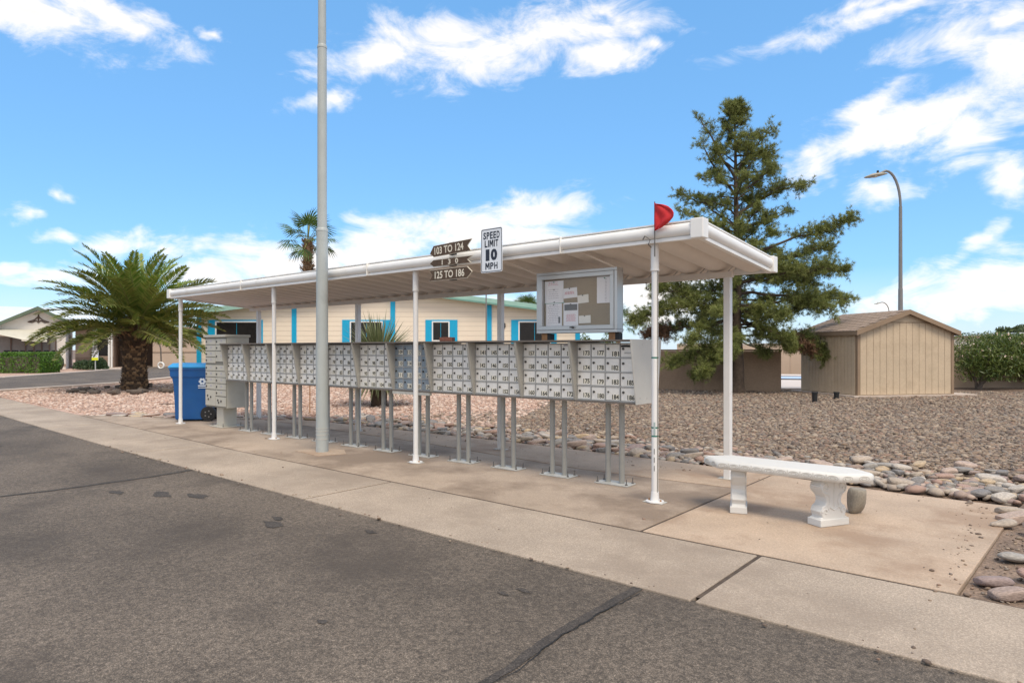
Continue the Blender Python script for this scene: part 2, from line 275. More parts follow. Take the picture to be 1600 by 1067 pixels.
# ------------------------------------------------------------------ mesh helpers
class MB:
    def __init__(s): s.v = []; s.f = []; s.m = []; s.mi = 0; s.T = Matrix.Identity(4)
    def add(s, vs, fs):
        o = len(s.v); s.v += [tuple(s.T @ Vector(p)) for p in vs]; s.f += [tuple(i + o for i in f) for f in fs]; s.m += [s.mi] * len(fs); return s
    def box(s, x0, x1, y0, y1, z0, z1):
        return s.add([(x0, y0, z0), (x1, y0, z0), (x1, y1, z0), (x0, y1, z0), (x0, y0, z1), (x1, y0, z1), (x1, y1, z1), (x0, y1, z1)],
                     [(0, 3, 2, 1), (4, 5, 6, 7), (0, 1, 5, 4), (1, 2, 6, 5), (2, 3, 7, 6), (3, 0, 4, 7)])
    def prism(s, pts, a, b, axis='z'):
        """extrude a 2D outline (counter-clockwise seen against the axis) from a to b along an axis"""
        k = len(pts)
        def P3(p, h): return {'z': (p[0], p[1], h), 'y': (p[0], h, p[1]), 'x': (h, p[0], p[1])}[axis]
        return s.add([P3(p, a) for p in pts] + [P3(p, b) for p in pts],
                     [tuple(range(k))[::-1], tuple(range(k, 2 * k))] + [(i, (i + 1) % k, k + (i + 1) % k, k + i) for i in range(k)])
    def tube(s, path, radii, n=8, cap=True):
        path = [Vector(p) for p in path]
        if not hasattr(radii, '__len__'): radii = [radii] * len(path)
        vs = []; fs = []
        up = Vector((0, 0, 1)) if abs((path[-1] - path[0]).normalized().z) < .9 else Vector((1, 0, 0))
        for i, p in enumerate(path):
            t = (path[min(i + 1, len(path) - 1)] - path[max(i - 1, 0)]).normalized()
            a = t.cross(up)
            if a.length < 1e-4: a = t.cross(Vector((.3, 1, .2)))
            a.normalize(); b = t.cross(a)
            for k in range(n):
                q = 2 * PI * k / n; vs.append(p + (a * math.cos(q) + b * math.sin(q)) * radii[i])
        for i in range(len(path) - 1):
            for k in range(n):
                fs.append((i * n + k, i * n + (k + 1) % n, (i + 1) * n + (k + 1) % n, (i + 1) * n + k))
        if cap: fs += [tuple(range(n))[::-1], tuple(range((len(path) - 1) * n, len(path) * n))]
        return s.add(vs, fs)
    def cyl(s, x, y, z0, z1, r0, r1=None, n=16): return s.tube([(x, y, z0), (x, y, z1)], [r0, r0 if r1 is None else r1], n)
    def lathe(s, prof, n=20, c=(0, 0)):
        vs = []; fs = []
        for (r, z) in prof:
            for k in range(n): vs.append((c[0] + r * math.cos(2 * PI * k / n), c[1] + r * math.sin(2 * PI * k / n), z))
        for i in range(len(prof) - 1):
            for k in range(n): fs.append((i * n + k, i * n + (k + 1) % n, (i + 1) * n + (k + 1) % n, (i + 1) * n + k))
        fs += [tuple(range(n))[::-1], tuple(range((len(prof) - 1) * n, len(prof) * n))]
        return s.add(vs, fs)
    def mesh(s, name, mats, smooth=False):
        me = bpy.data.meshes.new(name); me.from_pydata(s.v, [], s.f)
        for x in (mats if isinstance(mats, (list, tuple)) else [mats]): me.materials.append(MATS[x])
        me.polygons.foreach_set('material_index', s.m)
        bm = bmesh.new(); bm.from_mesh(me); bmesh.ops.recalc_face_normals(bm, faces=bm.faces); bm.to_mesh(me); bm.free()
        if smooth: smooth_mesh(me)
        me.update(); return me
    def build(s, name, mats, parent=None, smooth=False, bevel=0, loc=None, rz=None):
        return put(name, s.mesh(name, mats, smooth), parent, bevel, loc, rz)
def smooth_mesh(me, ang=40):
    me.polygons.foreach_set('use_smooth', [True] * len(me.polygons))
    me.set_sharp_from_angle(angle=R(ang))
def put(name, me, parent=None, bevel=0, loc=None, rz=None):
    o = bpy.data.objects.new(name, me); C.objects.link(o)
    if parent: o.parent = parent
    if loc: o.location = loc
    if rz is not None: o.rotation_euler.z = rz
    if bevel:
        b = o.modifiers.new('bevel', 'BEVEL'); b.width = bevel; b.segments = 2; b.limit_method = 'ANGLE'; b.angle_limit = R(40)
    return o
def thing(name, label, cat, loc=(0, 0, 0), rz=0, group=None):
    o = bpy.data.objects.new(name, None); C.objects.link(o); o.location = loc; o.rotation_euler.z = rz; o.empty_display_size = .2
    return tag(o, label, cat, group)
def tag(o, label, cat, group=None):
    o['label'] = label; o['category'] = cat
    if group: o['group'] = group
    return o
def kind(o, k): o['kind'] = k; return o
def np_mesh(name, V, F, mats, smooth=False, midx=None):
    """mesh from numpy arrays: V (n,3), F (m,k)"""
    me = bpy.data.meshes.new(name); k = F.shape[1]
    me.vertices.add(len(V)); me.vertices.foreach_set('co', np.ascontiguousarray(V, np.float32).ravel())
    me.loops.add(F.size); me.loops.foreach_set('vertex_index', np.ascontiguousarray(F, np.int32).ravel())
    me.polygons.add(len(F)); me.polygons.foreach_set('loop_start', np.arange(0, F.size, k, dtype=np.int32))
    for x in (mats if isinstance(mats, (list, tuple)) else [mats]): me.materials.append(MATS[x])
    if midx is not None: me.polygons.foreach_set('material_index', np.ascontiguousarray(midx, np.int32))
    me.update(calc_edges=True); me.validate()
    if smooth: me.polygons.foreach_set('use_smooth', [True] * len(F))
    return me
def W(x, d, z=0):
    """a place x metres right of and d metres ahead of where the photographer stands -> world"""
    return (x * .7655 - d * .6437, x * .6437 + d * .7655, z)
_txt = {}
def text_geo(s, bold=0., font_sp=1.):
    key = (s, bold, font_sp)
    if key in _txt: return _txt[key]
    cu = bpy.data.curves.new('text', 'FONT'); cu.body = s; cu.offset = bold; cu.space_character = font_sp; cu.resolution_u = 3
    o = bpy.data.objects.new('text', cu); C.objects.link(o)
    me = bpy.data.meshes.new_from_object(o.evaluated_get(bpy.context.evaluated_depsgraph_get()))
    vs = [tuple(v.co) for v in me.vertices]; fs = [tuple(p.vertices) for p in me.polygons]
    bpy.data.objects.remove(o); bpy.data.curves.remove(cu); bpy.data.meshes.remove(me)
    xs = [v[0] for v in vs]; ys = [v[1] for v in vs]
    x0, x1, y0, y1 = min(xs), max(xs), min(ys), max(ys)
    vs = [((v[0] - x0) / (x1 - x0) - .5, (v[1] - y0) / (y1 - y0) - .5) for v in vs]
    _txt[key] = (vs, fs, (x1 - x0) / (y1 - y0)); return _txt[key]
def letter(mb, s, cx, cz, w, h, y, bold=.012, sp=1.):
    """flat lettering facing -y, centred on (cx, cz)"""
    vs, fs, _ = text_geo(s, bold, sp)
    mb.add([(cx + v[0] * w, y, cz + v[1] * h) for v in vs], fs)

# ------------------------------------------------------------------ ground, roads, concrete
g = MB(); g.add([(-900, -700, -.06), (700, -700, -.06), (700, 1200, -.06), (-900, 1200, -.06)], [(0, 1, 2, 3)])
kind(g.build('ground', 'gravel_bed'), 'structure')
# the pink gravel lot on the left
g = MB(); g.add([(-28.2, 4.6, -.045), (-15.6, 4.7, -.045), (-14.2, 6.1, -.045), (-11.5, 7.9, -.045), (-8, 9.2, -.045), (-9.5, 17, -.045), (-16, 24, -.045), (-40, 26, -.045), (-36.5, 15.6, -.045), (-31.3, 11, -.045)], [tuple(range(10))])
kind(g.build('gravel_lot', 'pink_bed'), 'structure')
def jag(a, b, n, amp):
    return [(a[0] + (b[0] - a[0]) * i / n + rng.normal(0, amp * .3), a[1] + (b[1] - a[1]) * i / n + rng.normal(0, amp)) for i in range(n + 1)]
def curb_v(u):          # front edge of the concrete ribbon, a very slight curve
    return 3.61 + .0012 * max(0, -u - 3) ** 2
edge = []
for i in range(520):
    u = 8 - i * .065; edge.append((u, curb_v(u) + rng.normal(0, .007) + .012 * math.sin(u * 5.1) * math.sin(u * 1.7)))
pts = [(8, -40)] + edge + [(-27.2, 4.3), (-28.3, 5.6), (-31.2, 10.9), (-35.3, 14.8), (-42, 20.5), (-58, 33), (-66, 28), (-48.4, 15.1), (-41.1, 8.8), (-38.5, 4), (-37, -40)]
road = MB(); road.add([(x, y, -.012) for x, y in pts], [tuple(range(len(pts)))])
road = kind(road.build('road', 'asphalt'), 'structure')
def strip(path, w, z, amp=.25, n=40):
    vs = []; fs = []; sm = lambda a: np.convolve(np.pad(rng.normal(0, a, n + 1), 4, mode='edge'), np.ones(9) / 9, 'valid') * 2.2
    wobs = sm(.012); wa = sm(amp); wb = sm(amp)
    for i in range(n + 1):
        f = i / n * (len(path) - 1); k = min(int(f), len(path) - 2); t = f - k
        p = Vector(path[k]).lerp(Vector(path[k + 1]), t); d = (Vector(path[k + 1]) - Vector(path[k])).normalized(); q = Vector((-d.y, d.x))
        p = p + q * wobs[i]
        for sgn in (-1, 1):
            e = p + q * sgn * w * .5 * (1 + (wa if sgn > 0 else wb)[i]); vs.append((e.x, e.y, z))
    for i in range(n): fs.append((2 * i, 2 * i + 1, 2 * i + 3, 2 * i + 2))
    return MB().add(vs, fs)
strip([(-2.0, 3.58), (-1.99, 2.9), (-1.94, 2.3), (-1.95, 1.0), (-1.9, -2)], .06, -.008, .22, 60).build('crack_seal', 'tar', road)
strip([(-1.965, 3.5), (-1.96, 2.9), (-1.92, 2.3), (-1.92, 1.0), (-1.88, -2)], .008, -.005, .4, 90).build('crack', 'black', road)
strip([(-8.05, 3.6), (-8.0, 2.7), (-8.06, 1.7), (-8.0, -1)], .075, -.008, .3, 60).build('crack_seal', 'tar', road)
strip([(-12.2, 2.6), (-13.1, 2.1), (-14.2, 2.0)], .12, -.008, .4, 30).build('crack_seal', 'tar', road)
for (x, y, rx, ry) in [(-6.95, 2.8, .16, .07), (-6.6, 3.0, .16, .06), (-7.4, 2.55, .11, .05), (-5.05, 2.92, .12, .06), (-5.2, 3.05, .07, .04), (-4.25, 3.3, .07, .03), (-2.52, 3.1, .05, .025), (-2.58, 2.98, .04, .02), (-3.05, 2.05, .035, .02)]:
    q = MB(); q.add([(x + rx * math.cos(a) * (1 + .25 * math.sin(3 * a + x * 9) + rng.normal(0, .07)), y + ry * math.sin(a) * (1 + .3 * math.cos(2 * a + x * 7) + rng.normal(0, .07)), -.0085) for a in np.linspace(0, 2 * PI, 30)[:-1]], [tuple(range(29))])
    q.build('oil_spot', 'tar', road)
# far street kerbs
def kerb(path, w, name='street_kerb'):
    k = MB()
    for a, b in zip(path, path[1:]):
        a = Vector(a); b = Vector(b); d = (b - a).normalized(); q = Vector((-d.y, d.x)) * w / 2
        k.prism([tuple(a - q), tuple(b - q), tuple(b + q), tuple(a + q)], -.06, .03)
    return kind(k.build(name, 'kerb'), 'structure')
kerb([(-27.3, 4.75), (-28.4, 6.1), (-31.1, 11), (-35.2, 14.9), (-42, 20.6), (-58, 33.2)], .45)
kerb([(-38.4, 4), (-41.2, 8.8), (-48.5, 15.1), (-66, 28)], .5)
f = MB(); f.add([(-38.6, 4, -.02), (-41.2, 8.8, -.02), (-48.5, 15.1, -.02), (-66, 28, -.02), (-100, 45, -.02), (-110, 0, -.02), (-60, -20, -.02)], [tuple(range(7))])
kind(f.build('front_yards', 'pink_bed'), 'structure')

ribbon = kind(bpy.data.objects.new('sidewalk', None), 'structure'); C.objects.link(ribbon)
def slab(poly, matn, parent, z=0., name='slab', bev=.006):
    return MB().prism(poly, -.1, z).build(name, matn, parent, bevel=bev)
def inset(poly, d): return poly
js = [8, 2.4, -1.65, -5.65, -9.95, -14.3, -18.6, -23, -27.2]
G_ = .016
def back_v(u): return 4.687 if u > -9 else 4.69 + (-u - 9) * .036
for a, b in zip(js, js[1:]):
    n = 6; fr = [(b + G_ + (a - b - 2 * G_) * i / n) for i in range(n + 1)]
    poly = [(u, curb_v(u) - .03) for u in fr] + [(u, back_v(u) - .026) for u in fr[::-1]]
    slab(poly, 'concrete', ribbon)
pad = kind(bpy.data.objects.new('mail_pad', None), 'structure'); C.objects.link(pad)
slab([(-14.6, back_v(-14.6) + .005), (-9, 4.697), (-2.613, 4.697), (-2.613, 6.74), (-4.5, 6.62), (-7.5, 6.90), (-13.2, 7.10), (-14.35, 6.05)], 'concrete_pad', pad)
slab([(-13.15, 7.132), (-7.5, 6.932), (-4.5, 6.652), (-2.613, 6.775), (-2.608, 7.80), (-4.35, 7.86), (-6.6, 7.86), (-9.54, 7.74), (-12.1, 7.62)], 'concrete_warm', pad)
slab([(-2.587, 4.697), (-.50, 4.697), (-.34, 7.62), (-1.3, 7.58), (-2.587, 7.76)], 'concrete_warm', pad)
slab([(-16.6, back_v(-16.6) + .005), (-14.61, back_v(-14.61) + .005), (-14.36, 6.03)], 'concrete_pad', pad)
us = [8 - 35 * i / 40 for i in range(41)]
q = MB(); q.add([(u, curb_v(u) + .05, -.007) for u in us] + [(u, back_v(u) - .001, -.007) for u in us[::-1]], [tuple(range(82))])
q.add([(-16.3, 4.97, -.0066), (-9, 4.688, -.0066), (-.6, 4.688, -.0066), (-.45, 7.5, -.0066), (-2.6, 7.7, -.0066), (-9.5, 7.68, -.0066), (-12.2, 7.5, -.0066), (-14.3, 5.95, -.0066)], [tuple(range(8))]); kind(q.build('joint_dirt', 'bark_pine'), 'structure')
q = MB(); q.add([(-.49, 4.70, -.025), (4, 4.70, -.025), (6, 9, -.02), (-.2, 9, -.02), (-.34, 7.62, -.02)], [tuple(range(5))]); kind(q.build('bare_earth', 'dirt'), 'structure')

# ------------------------------------------------------------------ stones and gravel
def ico(sub):
    bm = bmesh.new(); bmesh.ops.create_icosphere(bm, subdivisions=sub, radius=1)
    V = np.array([v.co[:] for v in bm.verts]); F = np.array([[v.index for v in f.verts] for f in bm.faces]); bm.free(); return V, F
IV1, IF1 = ico(1); IV2, IF2 = ico(3)
def lump(seed, V, amp=.22):
    r = np.random.default_rng(seed); out = V.copy(); L_ = np.ones(len(V))
    for k in range(5):
        d = r.normal(size=3); d /= np.linalg.norm(d); L_ += amp * r.uniform(-.6, .6) * np.cos(r.uniform(1, 2.6) * (V @ d) + r.uniform(0, 6))
    return np.sign(out) * np.abs(out) ** .9 * L_[:, None]
def pebbles(name, xy, size, matn, z=-.045, flat=.55):
    n = len(xy); base = [lump(i, IV1, .3) for i in range(12)]
    V = np.empty((n, 12, 3)); ang = rng.uniform(0, 2 * PI, n); sc = size * rng.uniform(.55, 1.5, n) if not hasattr(size, '__len__') else size
    el_ = rng.uniform(1, 1.7, n); ti = rng.normal(0, .25, n); pick = rng.integers(0, 12, n)
    B = np.array(base)[pick] * np.stack([el_, np.ones(n), np.full(n, flat)], 1)[:, None, :] * sc[:, None, None] * .5
    x = B[..., 0]; zz = B[..., 2]; c, s_ = np.cos(ti)[:, None], np.sin(ti)[:, None]
    B[..., 0], B[..., 2] = x * c - zz * s_, x * s_ + zz * c
    c, s_ = np.cos(ang)[:, None], np.sin(ang)[:, None]; x, y = B[..., 0].copy(), B[..., 1].copy()
    V[..., 0] = x * c - y * s_ + xy[:, 0:1]; V[..., 1] = x * s_ + y * c + xy[:, 1:2]; V[..., 2] = B[..., 2] + z + (sc * .12)[:, None]
    F = (IF1[None] + (np.arange(n) * 12)[:, None, None]).reshape(-1, 3)
    return np_mesh(name, V.reshape(-1, 3), F, matn)
def in_poly(P, poly):
    x, y = P[:, 0], P[:, 1]; r = np.zeros(len(P), bool); j = len(poly) - 1
    for i in range(len(poly)):
        xi, yi = poly[i]; xj, yj = poly[j]
        c = ((yi > y) != (yj > y)) & (x < (xj - xi) * (y - yi) / (yj - yi + 1e-12) + xi); r ^= c; j = i
    return r
def in_view(P, m=1.12):
    x = P[:, 0] * .7655 + P[:, 1] * .6437; d = -P[:, 0] * .6437 + P[:, 1] * .7655
    return (np.abs(x) < d * .777 * m + .8), d
def scatter(poly, dens):
    p = np.array(poly); a, b = p.min(0), p.max(0); n = int((b - a).prod() * dens)
    P = rng.uniform(a, b, (n, 2)); P = P[in_poly(P, poly)]; v, d = in_view(P); return P[v], d[v]
field = [(-11.8, 8.3), (-9.5, 9.0), (-6.6, 8.5), (-4.3, 8.3), (-1.3, 8.3), (-.4, 8.4), (2, 8.6), (6, 10), (4, 32), (-7, 25), (-12.0, 23), (-16, 20), (-10, 13)]
P_, d_ = scatter(field, 1250)
keep = rng.uniform(size=len(P_)) < np.clip((11 / d_) ** 1.7, .1, 1); P_, d_ = P_[keep], d_[keep]
kind(tag(put('gravel', pebbles('gravel', P_, np.clip(0.027 * rng.lognormal(0, .5, len(P_)) * (d_ / 9) ** .22, .015, .11), 'gravel')), 'brown and grey crushed gravel covering the ground behind the shelter', 'gravel'), 'stuff')
lot = [(-27.5, 5.5), (-15.8, 5.2), (-14.2, 6.5), (-11.9, 8.3), (-8.2, 9.4), (-10, 13), (-14, 20), (-22, 18), (-33, 12)]
P_, d_ = scatter(lot, 150)
kind(tag(put('pink_gravel', pebbles('pink_gravel', P_, np.clip(.06 * rng.lognormal(0, .3, len(P_)), .02, .14), 'pink_gravel')), 'pale pink gravel around the date palm', 'gravel'), 'stuff')
ear = [(-.46, 4.75), (3, 4.75), (4, 8), (-.3, 7.6)]
P_, d_ = scatter(ear, 260)
kind(tag(put('earth_crumbs', pebbles('earth_crumbs', P_, np.clip(.014 * rng.lognormal(0, .5, len(P_)), .006, .05), 'gravel', z=-.02)), 'small crumbs of earth and grit beside the slab', 'grit'), 'stuff')

P_ = []
for i in range(520):
    u = random.uniform(-13, 2); c = random.random()
    if c < .45: P_.append((u, 3.58 + random.gauss(0, .05)))
    elif c < .75: P_.append((min(u, -.7), 7.62 - abs(random.gauss(0, .16))))
    elif c < .85: P_.append((-.5 - abs(random.gauss(0, .12)), random.uniform(4.8, 7.4)))
    else: P_.append((min(u, -.6), random.uniform(3.9, 7.3)))
kind(tag(put('loose_grit', pebbles('loose_grit', np.array(P_), np.clip(.011 * rng.lognormal(0, .55, len(P_)), .005, .045), 'gravel', z=.001)), 'scattered grit and small stones on the concrete and road edge', 'grit'), 'stuff')
border = thing('river_rock_border', 'rounded multicoloured river rocks edging the rear of the concrete pad', 'rock border', (-6, 8.2, 0))
def make_rock(i):
    V = lump(100 + i, IV2, .38); V = np.clip(V, -.92, .86); me = np_mesh('rock', V, IF2, 'river_rock', True); return me
rock_meshes = [make_rock(i) for i in range(9)]
def place_rock(p, size, ang=None, parent=border, asp=None, flat=None, z=None):
    o = put('rock', random.choice(rock_meshes), parent); s = size / 2
    fl = flat or random.uniform(.42, .62); o.scale = (s * (asp or random.uniform(1.1, 1.75)), s, s * fl)
    pl = parent.location if parent else Vector()
    o.location = (p[0] - pl.x, p[1] - pl.y, (s * fl * .6 - .012 if z is None else z)); o.rotation_euler = (random.gauss(0, .12), random.gauss(0, .12), ang if ang is not None else random.uniform(0, PI))
    return o
def edge_v(u):
    pts = [(-12.1, 7.75), (-9.54, 7.85), (-6.6, 7.95), (-4.35, 7.95), (-2.6, 7.95), (-1.3, 7.95), (-.3, 7.9), (2.5, 7.9)]
    for (a, va), (b, vb) in zip(pts, pts[1:]):
        if a <= u <= b: return va + (vb - va) * (u - a) / (b - a)
    return 7.9
rocks_xy = []
def try_rock(x, y, s, k=.62):
    for (a, b, t) in rocks_xy:
        if (a - x) ** 2 + (b - y) ** 2 < ((s + t) * .5 * k) ** 2 * 1.6: return False
    rocks_xy.append((x, y, s)); return True
n_rock = 0; tries = 0
while n_rock < 280 and tries < 12000:
    tries += 1
    u = random.uniform(-11.5, .9) if random.random() < .6 else random.uniform(-3.4, 1.6)
    wide = 1.15 if u < -6 else (.75 if u < -2.2 else 1.7)
    v = edge_v(u) + (random.random() ** 1.2) * wide + .08
    s = random.uniform(.11, .22) if u < -2.2 else random.choice([random.uniform(.08, .13), random.uniform(.11, .21)])
    if try_rock(u, v, s):
        place_rock((u, v), s, ang=random.gauss(R(35), .5)); n_rock += 1
for (u, v, s, a) in [(-.23, 7.3, .2, .6), (.05, 7.45, .24, .7), (-.2, 7.0, .2, .75), (.1, 6.95, .24, .7), (-.28, 6.72, .19, .75), (.02, 6.62, .25, .65), (.1, 6.42, .26, .6), (.35, 6.9, .25, .7), (.4, 6.55, .22, .6), (-.02, 5.72, .2, .65), (.1, 5.3, .18, .6), (-.10, 5.05, .17, .7), (.2, 4.98, .2, .6), (-.02, 4.85, .16, .65), (.3, 5.6, .22, .6), (.45, 5.2, .2, .7), (.5, 6.1, .24, .6), (.3, 7.3, .26, .7)]:
    place_rock((u - (.24 if v < 6 else .13), v), s * .78, ang=a, asp=1.75, flat=.55, z=s * .1)
P_ = []
while len(P_) < 2600:
    u = random.uniform(-12.2, 1.8); v = edge_v(u) + abs(random.gauss(0, .62)) + .02
    P_.append((u, v))
P_ = np.array(P_)
o = kind(put('small_rock_fill', pebbles('small_rock_fill', P_ - np.array([-6, 8.2]), np.clip(.085 * rng.lognormal(0, .3, len(P_)), .04, .15), 'river_rock_far', z=-.03), border), 'stuff')
left_border = thing('flat_rock_border', 'low flat grey rocks along the pad edge by the blue bin', 'rock border', (-14.8, 6, 0))
for i in range(46):
    t = random.random(); u = -16.3 + t * 2.3 + (max(0, t - .45) * 4.2); v = 5.15 + t * 1.0 + max(0, t - .45) * 2.6 + random.uniform(0, .5)
    place_rock((u, v), random.uniform(.12, .24), ang=random.gauss(.7, .4), parent=left_border, asp=random.uniform(1.4, 2.2), flat=.3)
loose = place_rock((-1.42, 6.40), .145, .4, None, 1.2, 1.9, .10); loose.name = 'boulder'; loose.data = loose.data.copy(); loose.data.materials[0] = MATS['stone_grey']
tag(loose, 'grey upright stone standing on the slab behind the white bench', 'stone')
ring = thing('palm_rock_ring', 'dark rocks ringed round the foot of the date palm', 'rock ring', (-25.6, 9.5, 0))
ring_me = rock_meshes[2].copy(); ring_me.materials[0] = MATS['bark_grey']
for i in range(44):
    a = random.uniform(0, 2 * PI); rr = random.uniform(1.5, 2.3); place_rock((-25.4 + 1.5 * rr * math.cos(a) * .75, 9.5 + rr * math.sin(a)), random.uniform(.12, .26), parent=ring, flat=.7).data = ring_me

# ------------------------------------------------------------------ cream house behind the mailboxes (front wall faces the camera)
def gable_house(name, label, origin, rz, half, eave, ridge, depth, wall, roofm, edgem, over=.35, cx=0.):
    t = thing(name, label, 'house', origin, rz)
    MB().prism([(-half, -.05), (half, -.05), (half, eave), (cx, ridge), (-half, eave)], 0, depth, 'y').build('wall', wall, t)
    s = (ridge - eave) / half; th = .12
    for sg in (-1, 1):
        xo = sg * (half + over); zo = eave - s * over
        MB().prism([(cx, ridge + .01), (xo, zo + .01), (xo, zo + .01 + th), (cx, ridge + th + .01)], -over, depth + over, 'y').build('roof', roofm, t)
        MB().prism([(cx, ridge - .05), (xo, zo - .05), (xo, zo + .16), (cx, ridge + .16)], -over - .04, -over - .002, 'y').build('fascia', edgem, t)
    return t
h1 = gable_house('cream_house', 'cream sided house with turquoise trimmed windows behind the mailboxes', (*W(-5.25, 28)[:2], 0), YAW, 8.1, 2.93, 3.95, 9, 'siding_cream', 'teal_roof', 'teal_roof')
MB().prism([(0, 3.86), (8.5, 2.79), (8.5, 2.86), (0, 3.93)], -.42, -.40, 'y').build('roof_edge', 'teal_edge', h1)
for x in (-8.04, -4.0, .19, 4.29, 8.04):
    z1 = 3.95 - abs(x) * .126 - .1
    MB().box(x - .1, x + .1, -.03, -.001, 0, z1).build('corner_trim', 'trim_blue', h1)
def window(t, x0, x1, z0, z1, gx0, gx1, gz0, gz1, y=0, trim='trim_blue', mull=True):
    w = MB().box(x0, x1, y - .035, y - .002, z0, z1).build('window', trim, t)
    fr = MB(); a = .05
    for bx in ((gx0 - a, gx1 + a, gz1, gz1 + a), (gx0 - a, gx1 + a, gz0 - a, gz0), (gx0 - a, gx0, gz0, gz1), (gx1, gx1 + a, gz0, gz1)): fr.box(bx[0], bx[1], y - .065, y - .036, bx[2], bx[3])
    fr.build('frame', 'frame_white', w)
    n = 2 if mull else 1
    for i in range(n):
        q0 = gx0 + (gx1 - gx0) * i / n; q1 = gx0 + (gx1 - gx0) * (i + 1) / n
        MB().box(q0 + .012, q1 - .012, y - .05, y - .037, gz0, gz1).build('pane', 'win_dark', w)
k = .02718
for (a, b, c, d) in ((325, 411, 339, 402), (535, 610, 549, 597), (665, 715, 677, 701), (799, 870, 812, 859)):
    lo = 1.72 if a == 665 else 1.35
    window(h1, (a - 607) * k, (b - 607) * k, lo, 2.68, (c - 607) * k, (d - 607) * k, lo + (.1 if a == 665 else .14), 2.57)
q = MB(); q.tube([(4.72, -.03, 2.35), (4.78, -.03, 2.5), (4.95, -.03, 2.52), (4.95, -.03, 2.38), (4.85, -.03, 2.3), (4.8, -.03, 2.12)], .035, 6); q.build('lizard_ornament', 'black', h1)
q = MB(); q.tube([(4.2, -1.2, -.05), (4.2, -1.2, 4.6)], .03, 6); q = q.build('antenna_mast', 'pole_dark', h1)
q = MB(); q.tube([(2.6, 1, 3.6), (2.6, 1, 4.5)], .035, 6); q.box(2.3, 2.9, .97, 1.03, 4.15, 4.2); q.build('vent_pipe', 'pole_grey', h1)

# ------------------------------------------------------------------ house with awning, far left
k = .0456
hA = thing('awning_house', 'white house with green gable trim and striped awning across the street', 'house', (*W(-33.76, 47)[:2], 0), YAW + R(31)); hA.scale.x = .82
MB().prism([(-9, -.05), (1.96, -.05), (1.96, 3.3), (-9, 3.3)], 1.0, 9, 'y').build('wall', 'house_white', hA)
MB().prism([(-2.9, -.05), (1.96, -.05), (1.96, 3.35), (0, 4.2), (-2.9, 3.0)], 0, 1.02, 'y').build('gable_wall', 'house_white', hA)
for sg, x1, z1 in ((-1, -3.6, 2.75), (1, 3.0, 3.0)):
    MB().prism([(0, 4.3), (x1, z1), (x1, z1 + .1), (0, 4.42)], -.5, 2.5, 'y').build('gable_roof', 'roof_white', hA)
    MB().prism([(0, 4.2), (x1, z1 - .1), (x1, z1 + .14), (0, 4.46)], -.55, -.502, 'y').build('fascia', 'green_trim', hA)
MB().add([(-10, .6, 3.3), (4.3, .6, 3.15), (4.3, 5, 4.62), (-10, 5, 4.72), (-10, 5.1, 4.6), (4.3, 5.1, 4.5)], [(0, 1, 2, 3), (3, 2, 5, 4)]).build('roof', 'roof_white', hA)
aw = MB(); aw.add([(-3.4, 0, 2.9), (.75, 0, 2.78), (.75, -1.6, 2.05), (-1.0, -1.6, 2.1), (-3.4, -1.0, 2.6)], [(0, 1, 2, 3, 4)]); aw.add([(-1.0, -1.6, 2.1), (.75, -1.6, 2.05), (.75, -1.6, 1.93), (-1.0, -1.6, 1.98)], [(0, 1, 2, 3)])
aw.build('awning', 'awning', hA)
MB().box(-2.8, 1.3, -.03, -.002, .45, 2.3).build('porch_screen', 'screen', hA)
for i in range(7):
    x = -2.4 + i * .56; MB().box(x, x + .42, -.06, -.032, .55, 1.35).build('porch_window', 'win_dark', hA)
for x in (-1.95, -.95, -.35, .2, .75, 1.2): MB().box(x, x + .09, -.12, -.062, .4, 2.2).build('porch_post', 'brown_post', hA)
q = MB()
for sg in (-1, 1): q.tube([(0, -.03, 3.75), (sg * .3, -.03, 3.5), (sg * .75, -.03, 3.35), (sg * .45, -.03, 3.33), (sg * .15, -.03, 3.45), (0, -.03, 3.33)], .05, 6)
q.tube([(0, -.03, 3.9), (0, -.03, 3.3)], .06, 6); q.build('gable_ornament', 'brown_post', hA)
MB().box(-2.9, 1.98, -.05, -.001, .2, .36).build('skirting', 'tan_trim', hA)
hd = thing('clipped_hedge', 'bright green clipped box hedge in front of the awning house', 'hedge', (*W(-29.9, 40.5)[:2], 0), YAW)
def leaf_cloud(P, size, matn, name, parent, aspect=.45, up=.0, normals=None):
    """one small leaf-shaped quad (folded diamond) per point"""
    n = len(P); D = rng.normal(size=(n, 3)); D[:, 2] += up; D /= np.linalg.norm(D, axis=1)[:, None]
    A = rng.normal(size=(n, 3)); Q = np.cross(D, A); Q /= np.linalg.norm(Q, axis=1)[:, None] + 1e-9
    s = size * rng.uniform(.6, 1.3, n)[:, None]
    V = np.stack([P - D * s * .5, P + Q * s * aspect * .5, P + D * s * .5, P - Q * s * aspect * .5], 1).reshape(-1, 3)
    F = np.arange(n * 4).reshape(-1, 4); return put(name, np_mesh(name, V, F, matn), parent)
n = 11000; P_ = rng.uniform(-1, 1, (n, 3)); ax = rng.integers(0, 3, n); P_[np.arange(n), ax] = np.sign(P_[np.arange(n), ax]) * rng.uniform(.86, 1, n)
P_ = np.sign(P_) * np.abs(P_) ** .95 * np.array([1.68, .9, .6]); P_ *= (1 + .06 * np.sin(P_[:, 0:1] * 4.2) * np.cos(P_[:, 2:3] * 5) + .04 * np.sin(P_[:, 0:1] * 9.7 + 1)); P_[:, 2] += .62
leaf_cloud(P_, .11, 'hedge_leaf', 'foliage', hd); MB().box(-1.45, 1.45, -.7, .7, -.05, .95).build('branches', 'bark_grey', hd)
bc = thing('barrel_cactus', 'round barrel cactus at the corner of the awning house', 'cactus', (*W(-31.7, 45.5)[:2], -.02))
